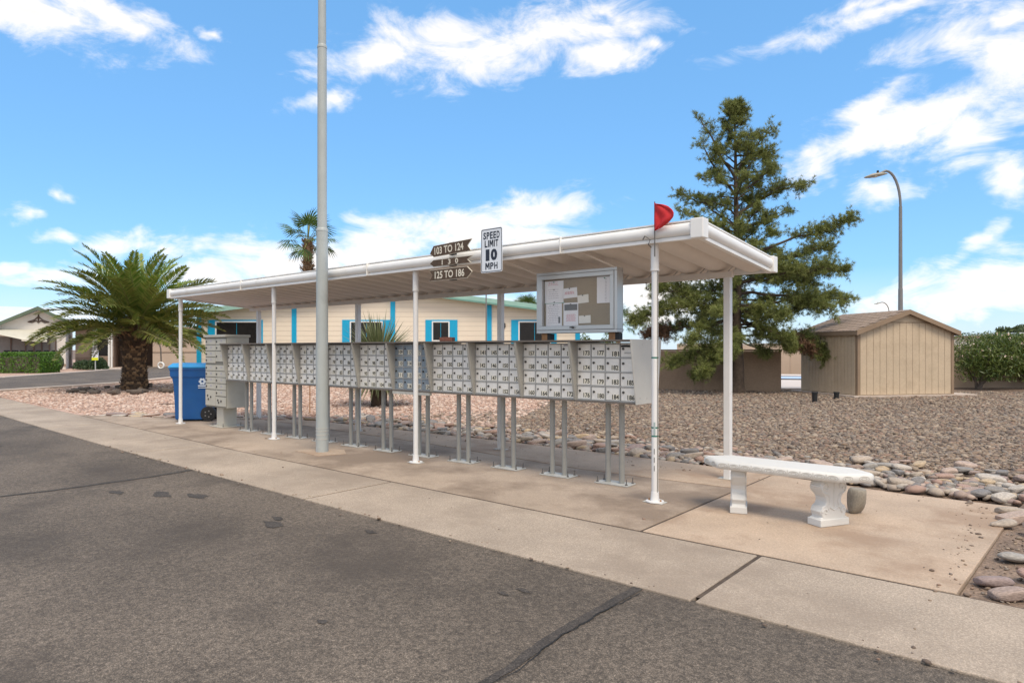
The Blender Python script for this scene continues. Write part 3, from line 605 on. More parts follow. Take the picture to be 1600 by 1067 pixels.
q = MB(); prof = [(.05, 0), (.5, .05), (.62, .4), (.6, .75), (.42, 1.05), (.1, 1.18)]; nn = 36; vs = []; fs = []
for (r_, z_) in prof:
    for i in range(nn): rr = r_ * (1 + (.07 if i % 2 else -.05)); vs.append((rr * math.cos(2 * PI * i / nn), rr * math.sin(2 * PI * i / nn), z_))
for j in range(len(prof) - 1):
    for i in range(nn): fs.append((j * nn + i, j * nn + (i + 1) % nn, (j + 1) * nn + (i + 1) % nn, (j + 1) * nn + i))
fs.append(tuple(range((len(prof) - 1) * nn, len(prof) * nn))); q.add(vs, fs); q.build('ribbed_body', 'cactus', bc)
q = MB(); q.lathe([(.01, 1.2), (.1, 1.2), (.12, 1.15), (.02, 1.14)], 10); q.build('crown_tuft', 'palm_dry', bc)

# ------------------------------------------------------------------ tan house with carport, behind the date palm
hB = thing('tan_house', 'tan house with an open carport behind the date palm', 'house', (*W(-30.3, 53)[:2], 0), YAW + R(26)); hB.scale.x = .87
k = 53 / 1030
def xB(px): return (px - 200) * k + .5
MB().box(xB(100), xB(157), 0, 6, -.05, 3.0).build('wall', 'house_tan', hB)
MB().box(xB(218), xB(322), 0, 6, -.05, 3.0).build('wall', 'house_tan', hB)
MB().box(xB(157), xB(218), 4, 6, -.05, 3.0).build('carport_wall', 'garage_dark', hB)
MB().box(xB(96), xB(326), -.6, 6.4, 3.0, 3.25).build('roof', 'tan_trim', hB)
MB().box(xB(100), xB(157), -.04, -.002, -.05, .8).build('skirting', 'tan_trim', hB); MB().box(xB(218), xB(322), -.04, -.002, 1.15, 1.25).build('band', 'tan_trim', hB)
for px in (128, 132, 151, 155, 186, 190): MB().box(xB(px) - .07, xB(px) + .07, -.55, -.4, -.05, 3.0).build('carport_post', 'frame_white', hB)
MB().box(xB(133), xB(150), -.03, -.002, .9, 2.2).build('window', 'win_dark', hB)
MB().add([(xB(150), -.3, -.01), (xB(195), -.3, -.01), (xB(200), -7, -.01), (xB(140), -7, -.01)], [(0, 1, 2, 3)]).build('driveway', 'kerb', hB)
sb = thing('yard_shrub', 'dark green spreading shrub with the yard sign in front', 'shrub', (*W(-29.2, 46)[:2], 0), YAW)
P_ = rng.normal(0, 1, (3200, 3)); P_ /= np.linalg.norm(P_, axis=1)[:, None]; P_ *= rng.uniform(.6, 1, (3200, 1)); P_ = P_ * np.array([1.25, .7, .75]) * (1 + .2 * np.sin(P_[:, 0:1] * 6)); P_[:, 2] = np.abs(P_[:, 2]) + .05
leaf_cloud(P_, .2, 'shrub_leaf', 'foliage', sb, .3)
q = MB()
for i in range(7): a = i * .9; q.tube([(0, 0, -.02), (.7 * math.cos(a), .4 * math.sin(a), .55)], [.04, .015], 5)
q.build('stems', 'bark_grey', sb)
ys = thing('yard_sign', 'small white and yellow sign on a stake in the far yard', 'sign', (*W(-28.45, 45)[:2], 0), YAW)
MB().box(-.03, .03, 0, .03, -.05, .75).build('stake', 'pole_grey', ys); MB().box(-.22, .22, -.03, 0, .95 - .28, 1.35).build('panel', 'sign_white', ys); MB().box(-.22, .22, -.036, -.031, .67, .86).build('yellow_band', 'yellow', ys)
q = MB()
for z_ in (.95, 1.08, 1.2): q.box(-.15, .15, -.0345, -.031, z_, z_ + .04)
q.build('lettering', 'print_grey', ys)
vp = thing('potted_vine_stake', 'thin bent stake with a ring at the kerb beside the tan house', 'ornament', (*W(-26.6, 50)[:2], 0), YAW)
q = MB(); q.tube([(-.4, 0, 2.6), (-.05, 0, 1.5), (0, 0, .3)], .05, 6); q.build('stake', 'bark_grey', vp)
q = MB(); q.tube([(.22 * math.cos(a), -.05, .2 + .22 * math.sin(a)) for a in np.linspace(0, 2 * PI, 15)], .06, 6); q.build('ring', 'frame_white', vp)

# ------------------------------------------------------------------ garden shed
SH0 = Vector((-4.94, 22.4, 0)); shx = Vector((2.24, 2.81, 0)).normalized(); shrz = math.atan2(shx.y, shx.x)
sh = thing('garden_shed', 'tan board sided garden shed with brown trim and shingle roof', 'shed', SH0, shrz)
SW, SD, SE, SR = 3.5, 2.75, 1.98, 2.60
roof_z = lambda x: SE + (SR - SE) * (1 - abs(x - SW / 2) / (SW / 2))
nb = 14
for i in range(nb):
    a = .1 + (SW - .2) * i / nb; b = .1 + (SW - .2) * (i + 1) / nb - .012; top = lambda x: min(roof_z(x) - .02, 2.27)
    pts = [(a, .03), (b, .03), (b, top(b)), (a, top(a))]
    if a < SW / 2 < b: pts = [(a, .03), (b, .03), (b, 2.27), (a, 2.27)]
    MB().prism(pts, -.018, 0, 'y').build('board', 'shed_front', sh)
MB().prism([(.05, .0), (SW - .05, .0), (SW - .05, SE - .03), (SW / 2, SR - .04), (.05, SE - .03)], .001, .04, 'y').build('backing', 'shed_trim', sh)
MB().prism([(.82, 2.285), (SW - .82, 2.285), (SW / 2 + .03, SR - .06), (SW / 2 - .03, SR - .06)], -.02, 0, 'y').build('gable_board', 'shed_front', sh)
MB().box(.78, SW - .78, -.03, .0, 2.268, 2.288).build('gable_rail', 'shed_trim', sh)
for a, b in ((0, .1), (SW - .1, SW)): MB().box(a, b, -.03, .06, .0, SE - .02).build('corner_post', 'shed_trim', sh)
nb = 17
for i in range(nb):
    a = .08 + (SD - .1) * i / nb; b = .08 + (SD - .1) * (i + 1) / nb - .012
    MB().box(-.016, .002, a, b, .03, SE - .06).build('board', 'shed_front', sh)
MB().box(.003, .05, .06, SD, .0, SE - .02).build('side_backing', 'shed_trim', sh)
MB().box(SW - .05, SW, .06, SD, .0, SE - .02).build('side_wall', 'shed_front', sh); MB().box(.05, SW - .05, SD - .05, SD, 0, SE).build('rear_wall', 'shed_front', sh)
for sg in (-1, 1):
    x1 = SW / 2 + sg * (SW / 2 + .13); z1 = SE - .045
    rp = MB().prism([(SW / 2, SR), (x1, z1), (x1, z1 + .06), (SW / 2, SR + .06)], -.14, SD + .14, 'y').build('roof', 'shed_trim', sh)
    MB().prism([(SW / 2, SR - .07), (x1, z1 - .07), (x1, z1 + .075), (SW / 2, SR + .075)], -.175, -.141, 'y').build('rake_board', 'shed_trim', sh)
    MB().box(min(x1, x1 - sg * .03), max(x1, x1 - sg * .03) + .0, -.14, SD + .14, z1 - .06, z1 + .0).build('eave_board', 'shed_trim', sh)
    # shingles: lapped courses, each tab its own piece
    nrow = 11; dx = (x1 - SW / 2) / nrow; dz = (z1 + .06 - SR - .06) / nrow; ntab = 10
    tab = MB(); L_ = (SD + .26) / ntab
    tab.add([(0, 0, .012), (0, L_ - .012, .012), (dx * 1.05, L_ - .012, dz * 1.05 + .022), (dx * 1.05, 0, dz * 1.05 + .022), (dx * 1.05, 0, dz * 1.05 + .004), (dx * 1.05, L_ - .012, dz * 1.05 + .004)], [(0, 1, 2, 3), (3, 2, 5, 4)])
    tabs = []
    for v_ in range(3):
        m2 = MATS['shingle'].copy() if sg == -1 else MATS['shingle']; me = tab.mesh('shingle', 'shingle'); tabs.append(me)
    if sg == -1:
        for r_ in range(nrow):
            for c_ in range(ntab):
                o = put('shingle', tabs[0], rp); o.location = (SW / 2 + dx * r_, -.13 + L_ * c_ + (L_ * .5 if r_ % 2 else 0) - (.5 * L_ if r_ % 2 and c_ == ntab - 1 else 0) * 1.0, SR + .06 + dz * r_ + random.uniform(0, .006))
MB().prism([(-.25, -.2), (SW + .7, -.2), (SW + .7, SD + .2), (-.25, SD + .2)], -.08, .012).build('footing_slab', 'kerb', sh)
for (x, d, h_) in (((1273 - 800) / 1030 * 18.4, 18.4, .25), ((1307 - 800) / 1030 * 19.6, 19.6, .17)):
    t = thing('ground_light', 'black cylinder garden light %s the shed corner' % ('farther from' if h_ > .2 else 'nearer to'), 'garden light', (*W(x, d)[:2], -.05), 0, 'black lights by the shed')
    MB().cyl(0, 0, 0, h_ + .02, .065, .075, 14).build('housing', 'black', t); MB().cyl(0, 0, h_ + .021, h_ + .05, .09, .085, 14).build('cap', 'black', t)

# ------------------------------------------------------------------ boundary walls, far strip behind the gap, far building
def wall(name, label, a, b, hgt, th, m, post=3.2):
    a = Vector((*a, 0)); b = Vector((*b, 0)); d = b - a; t = thing(name, label, 'wall', a, math.atan2(d.y, d.x)); Lw = d.length
    n = max(1, round(Lw / post)); w = Lw / n
    for i in range(n):
        MB().box(i * w + .006, (i + 1) * w - .006, -th / 2, th / 2, -.1, hgt).build('panel', m, t)
        MB().box(i * w - .03, i * w + .03, -th / 2 - .02, th / 2 + .02, -.1, hgt + .01).build('pilaster', m, t)
    MB().box(-.02, Lw + .02, -th / 2 - .02, th / 2 + .02, hgt + .012, hgt + .07).build('coping', m, t); return t
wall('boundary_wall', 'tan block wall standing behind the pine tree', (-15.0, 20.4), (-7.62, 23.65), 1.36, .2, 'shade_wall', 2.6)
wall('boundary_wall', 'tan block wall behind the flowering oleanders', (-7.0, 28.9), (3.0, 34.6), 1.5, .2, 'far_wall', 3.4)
wall('boundary_wall', 'distant tan wall seen through the gap beside the shed', (-18.5, 38), (-6.5, 43), 1.7, .2, 'far_wall', 6)
pr = thing('pale_driveway', 'pale concrete drive with a blue kerb seen through the wall gap', 'driveway', (-10.5, 31, 0), R(23))
MB().box(-5, 5, -6, 1.2, -.06, -.02).build('slab', 'pale_road', pr); MB().box(-5, 5, 1.2, 1.28, -.06, .03).build('gutter_line', 'dark_line', pr)
MB().box(-5, 5, 1.285, 3.4, -.06, .05).build('painted_kerb', 'kerb_blue', pr); MB().box(-5, 5, 3.41, 3.55, -.06, .075).build('kerb_line', 'dark_line', pr); MB().box(-5, 5, 3.56, 6.5, -.06, .06).build('apron', 'pale_road', pr)
fb = thing('far_building', 'low white building with a dark roof line beyond the oleanders', 'building', (*W(46, 62)[:2], 0), YAW)
MB().box(-8, 16, 0, 8, -.05, 2.55).build('wall', 'house_white', fb); MB().box(-8.3, 16.3, -.4, 8.4, 2.56, 2.66).build('roof', 'tan_trim', fb); MB().box(2, 16, .5, 7, 2.67, 3.0).build('roof_unit', 'roof_white', fb)

# ------------------------------------------------------------------ street lamps
def lamp(name, label, x, d, hgt, arm, r, armdir=-1, group='street lamps'):
    t = thing(name, label, 'street lamp', (*W(x, d)[:2], -.05), YAW, group)
    MB().tube([(0, 0, 0), (0, 0, hgt * .42), (0, 0, hgt * .421), (0, 0, hgt * .8)], [r * 1.25, r, r * .9, r * .75], 12).build('pole', 'pole_dark', t, True)
    pa = [(0, 0, hgt * .8)] + [(armdir * (arm * .62) * (1 - math.cos(a)), 0, hgt * .8 + (hgt * .165) * math.sin(a)) for a in np.linspace(.05, PI * .5, 9)] + [(armdir * arm * .85, 0, hgt * .955)]
    MB().tube(pa, [r * .62] * (len(pa) - 1) + [r * .45], 8).build('arm', 'pole_dark', t, True)
    hx = armdir * arm; q = MB(); secs = []
    for (s, w, zt, zb) in ((-.15, .05, .02, -.02), (.0, .10, .06, -.05), (.25, .17, .08, -.09), (.55, .18, .06, -.10), (.78, .12, -.01, -.09), (.86, .03, -.05, -.07)):
        secs.append([(hx + armdir * (s - .3) * 1.1, y, z + hgt * .95 - s * .12) for y, z in ((-w, (zt + zb) / 2), (-w * .6, zt), (w * .6, zt), (w, (zt + zb) / 2), (w * .7, zb), (-w * .7, zb))])
    vs = [p for s in secs for p in s]; fs = [(i * 6 + j, i * 6 + (j + 1) % 6, (i + 1) * 6 + (j + 1) % 6, (i + 1) * 6 + j) for i in range(5) for j in range(6)] + [tuple(range(6)), tuple(range(30, 36))]
    q.add(vs, fs); hd_ = q.build('lamp_head', 'lamp_head', t, True)
    q = MB(); q.lathe([(.04, hgt * .95 - .17), (.14, hgt * .95 - .15), (.15, hgt * .95 - .12)], 12, (hx + armdir * .12, 0)); q.build('lens', 'lamp_lens', hd_)
    q = MB(); q.cyl(hx - armdir * .05, 0, hgt * .95 + .05, hgt * .95 + .17, .06, .05, 10); q.build('photocell', 'black', hd_)
lamp('street_lamp', 'tall dark street lamp with a curved arm rising behind the shed', (1407 - 800) / 1030 * 32, 32, 10.5, 1.15, .1)
lamp('street_lamp', 'tiny distant street lamp just above the shed roof', (1389 - 800) / 1030 * 110, 110, 9.6, 1.9, .12)

# grey utility pole in front of the shelter
up = thing('light_pole', 'tall stepped grey steel pole standing in front of the mailboxes', 'pole', (-8.03, 5.39, 0))
MB().tube([(0, 0, -.05), (0, 0, 3.1), (0, 0, 3.13)], [.086, .079, .079], 28).build('lower_pole', 'pole_grey', up, True)
MB().tube([(0, 0, 3.1), (0, 0, 3.13), (0, 0, 3.15)], [.082, .082, .07], 28).build('joint_band', 'pole_grey', up, True)
MB().tube([(0, 0, 3.14), (0, 0, 5.7)], [.066, .063], 28).build('middle_pole', 'pole_grey', up, True)
MB().tube([(0, 0, 5.68), (0, 0, 5.71), (0, 0, 5.73)], [.067, .067, .058], 28).build('joint_band', 'pole_grey', up, True)
MB().tube([(0, 0, 5.72), (0, 0, 8.6)], [.056, .05], 28).build('upper_pole', 'pole_grey', up, True)
for z_ in (.18, .24, .29, .33): MB().tube([(0, 0, z_), (0, 0, z_ + .012)], [.0885, .0885], 28).build('scrape_ring', 'plate', up, True)
q = MB(); q.box(-.004, .022, -.105, -.1, 1.95, 2.2); q.T = Matrix.Rotation(R(-75), 4, 'Z'); q.v = []; q.f = []; q.m = []; q.box(-.01, .01, -.0865, -.079, 2.06, 2.32); q.build('sticker', 'yellow', up)
q = MB(); q.prism([(-.36, -.2), (.3, -.27), (.42, .1), (.1, .3), (-.3, .22)], -.03, .006); q.build('grout_patch', 'concrete_warm', up)

# ------------------------------------------------------------------ shelter
U0, U1, VF, VB = -13.42, -2.48, 5.55, 7.44
st = thing('mail_shelter', 'long white metal canopy on posts over the mailboxes', 'shelter', (-8, 6.4, 0))
ox, oy = -8, 6.4
def zdeck(v): return 2.456 - (v - VF) * .086
npan = 33; pw = (U1 - U0 - .1) / npan; prof = []
for i in range(13):
    t = i / 12; x = t * pw
    zz = .112 * (1 - math.sin(PI * t) ** .62) + .008 * math.sin(PI * t) ** 4 * math.cos(2 * PI * (t - .5))
    prof.append((x, zz))
pan = MB(); v0, v1 = VF + .06 - oy, VB - .06 - oy
vs = []
for v_ in (v0, v1):
    for (x, zz) in prof: vs.append((x, v_, zdeck(v_ + oy) + zz))
for v_ in (v0, v1):
    for (x, zz) in prof: vs.append((x, v_, zdeck(v_ + oy) + zz + .006))
fs = []
for i in range(12): fs += [(i, i + 1, 13 + i + 1, 13 + i), (26 + i, 39 + i, 39 + i + 1, 26 + i + 1), (i, 26 + i, 26 + i + 1, i + 1), (13 + i, 13 + i + 1, 39 + i + 1, 39 + i)]
pan.add(vs, fs); pan_me = pan.mesh('roof_pan', 'pan_metal', True)
for i in range(npan):
    o = put('roof_pan', pan_me, st); o.location = (U0 + .05 + i * pw - ox, 0, 0)
MB().add([(U0 - ox + .02, v0, 2.595), (U1 - ox - .02, v0, 2.595), (U1 - ox - .02, v1, 2.455), (U0 - ox + .02, v1, 2.455), (U0 - ox + .02, v0, 2.6), (U1 - ox - .02, v0, 2.6), (U1 - ox - .02, v1, 2.46), (U0 - ox + .02, v1, 2.46)],
         [(0, 3, 2, 1), (4, 5, 6, 7), (0, 1, 5, 4), (1, 2, 6, 5), (2, 3, 7, 6), (3, 0, 4, 7)]).build('roof_skin', 'white_paint', st)
# rolled fascia section: (outward, up)
FP = [(-.02, 0), (.028, 0), (.028, .03), (.012, .034)] + [(.012 + .045 * math.sin(a), .036 + .058 * (1 - math.cos(a))) for a in np.linspace(.15, PI - .15, 9)] + [(.012, .156), (.03, .160), (.03, .172), (-.02, .172)]
def fascia(p0, p1, outv, name='fascia'):
    p0, p1, outv = Vector(p0), Vector(p1), Vector(outv); n = len(FP)
    vs = [p + outv * a + Vector((0, 0, b)) for p in (p0, p1) for a, b in FP]
    fs = [(i, (i + 1) % n, n + (i + 1) % n, n + i) for i in range(n)] + [tuple(range(n))[::-1], tuple(range(n, 2 * n))]
    q = MB(); q.add([tuple(v) for v in vs], fs); return q.build(name, 'white_paint', st, True)
a0, a1, b0, b1 = U0 - ox, U1 - ox, VF - oy, VB - oy; ZF = 2.435; ZR = 2.292
fascia((a0 + .03, b0 + .03, ZF), (a1 - .03, b0 + .03, ZF), (0, -1, 0)); fascia((a1 - .03, b0 + .03, ZF), (a1 - .03, b1 - .03, ZR), (1, 0, 0)); fascia((a0 + .03, b1 - .03, ZR), (a0 + .03, b0 + .03, ZF), (-1, 0, 0)); fascia((a1 - .03, b1 - .03, ZR), (a0 + .03, b1 - .03, ZR), (0, 1, 0))
for (x, y, z) in ((a1 - .03, b0 + .03, ZF), (a0 + .03, b0 + .03, ZF), (a1 - .03, b1 - .03, ZR), (a0 + .03, b1 - .03, ZR)):
    sx = .075 if x > 0 else -.075; sy = -.075 if y < 0 else .075
    q = MB(); q.box(min(x - sx * .75, x + sx * .88), max(x - sx * .75, x + sx * .88), min(y - sy * .75, y + sy * .88), max(y - sy * .75, y + sy * .88), z - .002, z + .176); q.build('corner_cap', 'white_paint', st, bevel=.008)
q = MB()
for x in (a1 - .55, a1 - .22): q.add([(x, b0 - .034, ZF + .165), (x + .35, b0 - .034, ZF + .165), (x + .3, b0 - .036, ZF + .14), (x + .12, b0 - .036, ZF + .13)], [(0, 1, 2, 3)])
MB().box(a0 + .12, a1 - .35, 7.14 - oy, 7.21 - oy, 2.245, 2.31).build('rear_beam', 'pan_metal', st, bevel=.004)
for i in range(npan):
    if i % 1 == 0 and i > 3:
        x = a0 + .05 + i * pw; q = MB(); q.tube([(x - .03, 7.15 - oy, 2.30), (x + .05, 7.21 - oy, 2.40)], .006, 5); q.build('deck_clip', 'alu', st)
for x in (-10.6, -7.2, -4.0):
    MB().box(x - ox - .004, x - ox + .004, b0 - .030, b0 + .03, ZF - .002, ZF + .174).build('seam_cover', 'white_paint', st, bevel=.004)
def z_under(v): return zdeck(v) - .004
FPOSTS = [-13.14, -9.74, -6.35, -2.98]; RPOSTS = [-12.99, -9.6, -6.25, -2.89]
pm = MB(); pm.cyl(0, 0, .0, 2.44, .0315, None, 20); pm = pm.mesh('front_post', 'white_post', True)
cm = MB(); cm.cyl(0, 0, 2.2, 2.436, .039, None, 20); cm.cyl(0, 0, 2.185, 2.2, .043, None, 20); cm = cm.mesh('collar', 'white_post', True)
fm = MB(); fm.cyl(0, 0, .006, .016, .085, .085, 20); fm.cyl(0, 0, .016, .1, .042, .036, 16); fm = fm.mesh('foot', ['white_post'], True)
bm_ = MB(); bm_.box(-.1, .1, -.06, .06, .001, .008); bm_ = bm_.mesh('base_plate', 'plate')
for u in FPOSTS:
    p = put('front_post', pm, st, loc=(u - ox, 5.645 - oy, 0)); put('collar', cm, p); put('foot', fm, p); put('base_plate', bm_, p, .003)
    q = MB()
    for (x, y) in ((-.06, 0), (.06, .0)): q.cyl(x, y, .014, .03, .009, None, 8)
    q.build('bolt', 'rust', p)
rp_ = MB(); rp_.box(-.038, .038, -.038, .038, 0, 2.246); rp_ = rp_.mesh('rear_post', 'white_post')
for u in RPOSTS: p = put('rear_post', rp_, st, .006, loc=(u - ox, 7.18 - oy, 0)); put('base_plate', bm_, p, .003)
hk = MB(); hk.tube([(0, 0, 2.25), (0, 0, 2.19), (.01, 0, 2.165), (.03, 0, 2.16), (.035, 0, 2.185)], .006, 6); hk.build('hook', 'bolt', st, True, loc=(-3.88 - ox, 7.13 - oy, 0))
rp4 = FPOSTS[3] - ox
for z_ in (.62, .70, 1.36): MB().cyl(rp4, 5.645 - oy, z_, z_ + .014, .0325, None, 20).build('tape_band', 'green_tape', st)
MB().box(rp4 + .004, rp4 + .022, 5.645 - oy - .034, 5.645 - oy - .030, .64, .76).build('post_sticker', 'sticker', st)
q = MB(); q.tube([(rp4 + .034, 5.645 - oy - .012, .1), (rp4 + .034, 5.645 - oy - .012, 2.42)], .0025, 5); q.build('yellow_cord', 'palm_dry', st)
for z_ in (.30, .38, .46): MB().box(rp4 + .008, rp4 + .013, 5.645 - oy - .0335, 5.645 - oy - .031, z_, z_ + .05).build('chip_mark', 'black', st)
q = MB(); q.tube([(rp4 - .05, b0 - .045, 2.47), (rp4 - .02, b0 - .06, 2.5), (rp4 + .03, b0 - .05, 2.46), (rp4 + .01, b0 - .05, 2.42), (rp4 + .0, b0 + .02, 2.40)], .006, 6); q.build('wire_loop', 'bolt', st, True)

# red flag on the right front post
fl = thing('red_flag', 'small red half-round flag fixed above the front right canopy post', 'flag', (-2.905, 5.50, 2.45))
MB().tube([(0, 0, -.15), (0, 0, .355)], .006, 8).build('flag_rod', 'bolt', fl)
vs = []; fs = []; na, nr = 18, 12
for i in range(na + 1):
    t = i / na; xm = np.interp(t, [0, .08, .25, .42, .55, .68, .85, .96, 1], [.006, .06, .14, .2, .207, .19, .14, .07, .012])
    for j in range(nr + 1):
        r_ = j / nr; vs.append((xm * r_ + .004, -.016 * abs(math.sin(r_ * 5 + t * 4)) - .02 * r_ * math.sin(PI * t) + .008 * math.sin(9 * t - 6 * r_) * r_, .095 + .245 * t - .012 * r_))
for i in range(na):
    for j in range(nr): fs.append((i * (nr + 1) + j, i * (nr + 1) + j + 1, (i + 1) * (nr + 1) + j + 1, (i + 1) * (nr + 1) + j))
q = MB(); q.add(vs, fs); o = q.build('flag_cloth', 'red_cloth', fl, True); s_ = o.modifiers.new('thick', 'SOLIDIFY'); s_.thickness = .004

def word_row(q, s, cx, cz, w, h, y, bold):
    wt = {'I': .34, 'M': 1.3, '1': .6}; gap = .2; tot = sum(wt.get(c, 1) for c in s) + gap * (len(s) - 1); x = cx - w / 2; un = w / tot
    for c in s:
        cw = wt.get(c, 1) * un
        if c == 'M':
            st_ = cw * .24
            for (a, b) in ((x, x + st_), (x + cw - st_, x + cw)): q.add([(a, y, cz - h / 2), (b, y, cz - h / 2), (b, y, cz + h / 2), (a, y, cz + h / 2)], [(0, 1, 2, 3)])
            m = x + cw / 2
            for (a, b) in ((x + st_ * .3, m - st_ * .5), (x + cw - st_ * 1.3, m - st_ * .5)): q.add([(a, y - .0002, cz + h / 2), (a + st_, y - .0002, cz + h / 2), (b + st_, y - .0002, cz - h * .22), (b, y - .0002, cz - h * .22)], [(0, 1, 2, 3)])
        elif c == 'I': q.add([(x, y, cz - h / 2), (x + cw, y, cz - h / 2), (x + cw, y, cz + h / 2), (x, y, cz + h / 2)], [(0, 1, 2, 3)])
        else: letter(q, c, x + cw / 2, cz, cw, h, y, bold)
        x += cw + gap * un
# signs on the canopy edge
def arrow(pts, y0, y1): return MB().prism(pts, y0, y1, 'y')
def sign(label, loc, pts, txt, tw, th_, tx=0., bold=.014, sp=1.0, tilt=0.):
    t = thing('arrow_sign', label, 'sign', loc, 0, 'brown arrow signs on the canopy'); t.rotation_euler.y = tilt
    c = Vector((sum(p[0] for p in pts) / len(pts), sum(p[1] for p in pts) / len(pts)))
    b_ = arrow([(c.x + (p[0] - c.x) * 1.02, c.y + (p[1] - c.y) * 1.09) for p in pts], .0, .012).build('border', 'sign_cream', t)
    arrow(pts, -.004, -.0002).build('board', 'brown_sign', t)
    q = MB(); letter(q, txt, tx, 0, tw, th_, -.0055, bold, sp); q.build('lettering', 'sign_cream', t)
    MB().box(-.03, .05, .014, .06, -A - .012, A + .012).build('bracket', 'black', t); return t
A = .062
lp = [(-.34, -.02), (-.275, -A), (.325, -A), (.275, 0), (.345, A), (-.275, A)]
sign('brown arrow sign reading 103 TO 124 pointing left', (-5.50, 5.42, 2.62), lp, '103 TO 124', .48, .088, -.02, bold=.022, tilt=R(-2))
A = .037
lp = [(-.34, 0), (-.28, -A), (.325, -A), (.27, .004), (.345, A), (-.28, A)]
sign('narrow brown arrow sign reading 1 3 0 pointing left', (-5.50, 5.42, 2.468), lp, '1 3 0', .27, .06, .0, bold=.022, sp=1.4, tilt=R(0))
A = .062
lp = [(-.35, -A), (.27, -A), (.345, 0), (.27, A), (-.35, A), (-.29, 0)]
sign('brown arrow sign reading 125 TO 186 pointing right', (-5.50, 5.42, 2.325), lp, '125 TO 186', .49, .088, -.01, bold=.022)
sp_ = thing('speed_limit_sign', 'white SPEED LIMIT 10 MPH sign on the canopy edge', 'sign', (-4.845, 5.41, 2.535))
def rrect(w, h_, r_):
    return [(sx * (w - r_) + r_ * math.cos(a), sz * (h_ - r_) + r_ * math.sin(a)) for sx, sz, a0_ in ((1, 1, 0), (-1, 1, PI / 2), (-1, -1, PI), (1, -1, 1.5 * PI)) for a in np.linspace(a0_, a0_ + PI / 2, 5)]
arrow(rrect(.157, .243, .02), 0, .004).build('panel', 'sign_white', sp_)
o_ = rrect(.150, .236, .018); i_ = rrect(.143, .229, .014); q = MB(); n = len(o_); q.add([(p[0], -.001, p[1]) for p in o_] + [(p[0], -.001, p[1]) for p in i_], [(i, (i + 1) % n, n + (i + 1) % n, n + i) for i in range(n)]); q.build('border_line', 'sign_navy', sp_)
q = MB()
word_row(q, 'SPEED', 0, .165, .24, .078, -.0012, .03); word_row(q, 'LIMIT', 0, .075, .2, .076, -.0012, .03); word_row(q, '10', 0, -.05, .17, .128, -.0012, .06); word_row(q, 'MPH', 0, -.172, .18, .074, -.0012, .03)
q.build('lettering', 'sign_navy', sp_)
MB().box(-.03, .03, .005, .075, -.2, .02).build('bracket', 'alu', sp_)

# ------------------------------------------------------------------ mailbox row: eleven units of sixteen doors
PITCH = .737; ROWRZ = math.atan(.0275); X0 = -3.35
ZT, ZB = 1.525, .895                                   # top and bottom of the cabinet
VD = -.205                                             # door plane, relative to the pedestal line
nums_by_unit = [list(range(173, 185)) + [None, None, 185, 186]] + [list(range(173 - 16 * k, 173 - 16 * k + 16)) for k in range(1, 11)]
HW = PITCH / 2
def trapezoid(y0t, y1t, y0b, y1b, x0, x1, zt=ZT, zb=ZB): return MB().prism([(y0b, zb), (y1b, zb), (y1t, zt), (y0t, zt)], x0, x1, 'x')
cab_me = MB().prism([(VD + .03, ZB + .003), (.235, ZB + .003), (.33, ZT - .012), (VD + .03, ZT - .012)], -HW + .008, HW - .008, 'x').mesh('cabinet', 'box_grey')
fin_me = trapezoid(-.345, .34, -.225, .245, -.007, .007).mesh('side_panel', 'box_grey')
hood_me = MB().prism([(-.347, ZT + .002), (.345, ZT + .002), (.345, ZT + .02), (-.347, ZT + .02)], -HW, HW, 'x').mesh('hood', 'hood_dark')
lip_me = MB().box(-HW + .008, HW - .008, -.235, VD + .03, ZB - .014, ZB + .002).mesh('bottom_lip', 'hood_dark')
dw = (PITCH - .036) / 4; dh = (ZT - ZB - .028) / 4
def framing():
    q = MB()
    for i in range(5): x = -HW + .018 + dw * i; q.box(x - .006, x + .006, VD - .004, VD + .029, ZB + .006, ZT - .014)
    for j in range(5): z = ZB + .01 + dh * j; q.box(-HW + .012, HW - .012, VD - .0065, VD + .0285, z - .0055, z + .0055)
    return q.mesh('door_frame', 'door_frame')
frame_me = framing()
door_me = MB().box(-dw / 2 + .0075, dw / 2 - .0075, VD, VD + .02, -dh / 2 + .007, dh / 2 - .007).mesh('door', 'door_silver')
door_b = door_me.copy(); door_b.materials[0] = MATS['door_blue']
lk_ = MB(); lk_.tube([(0, VD - .009, 0), (0, VD + .001, 0)], .0128, 14); lk_.tube([(0, VD - .0125, 0), (0, VD - .009, 0)], .009, 10); lock_me = lk_.mesh('lock', 'lock', True)
leg_me = MB(); leg_me.cyl(0, 0, .014, ZB - .012, .030, None, 18); leg_me = leg_me.mesh('leg', 'galv_leg', True)
bp_me = MB().box(-.2, .2, -.1, .1, .002, .014).mesh('base_plate', 'plate')
bolt_me = MB(); bolt_me.cyl(0, 0, .012, .075, .006, None, 8); bolt_me.cyl(0, 0, .014, .026, .014, None, 6); bolt_me = bolt_me.mesh('bolt', 'bolt')
word = ['', 'second', 'third', 'fourth', 'fifth', 'sixth', 'seventh', 'eighth', 'ninth', 'tenth']
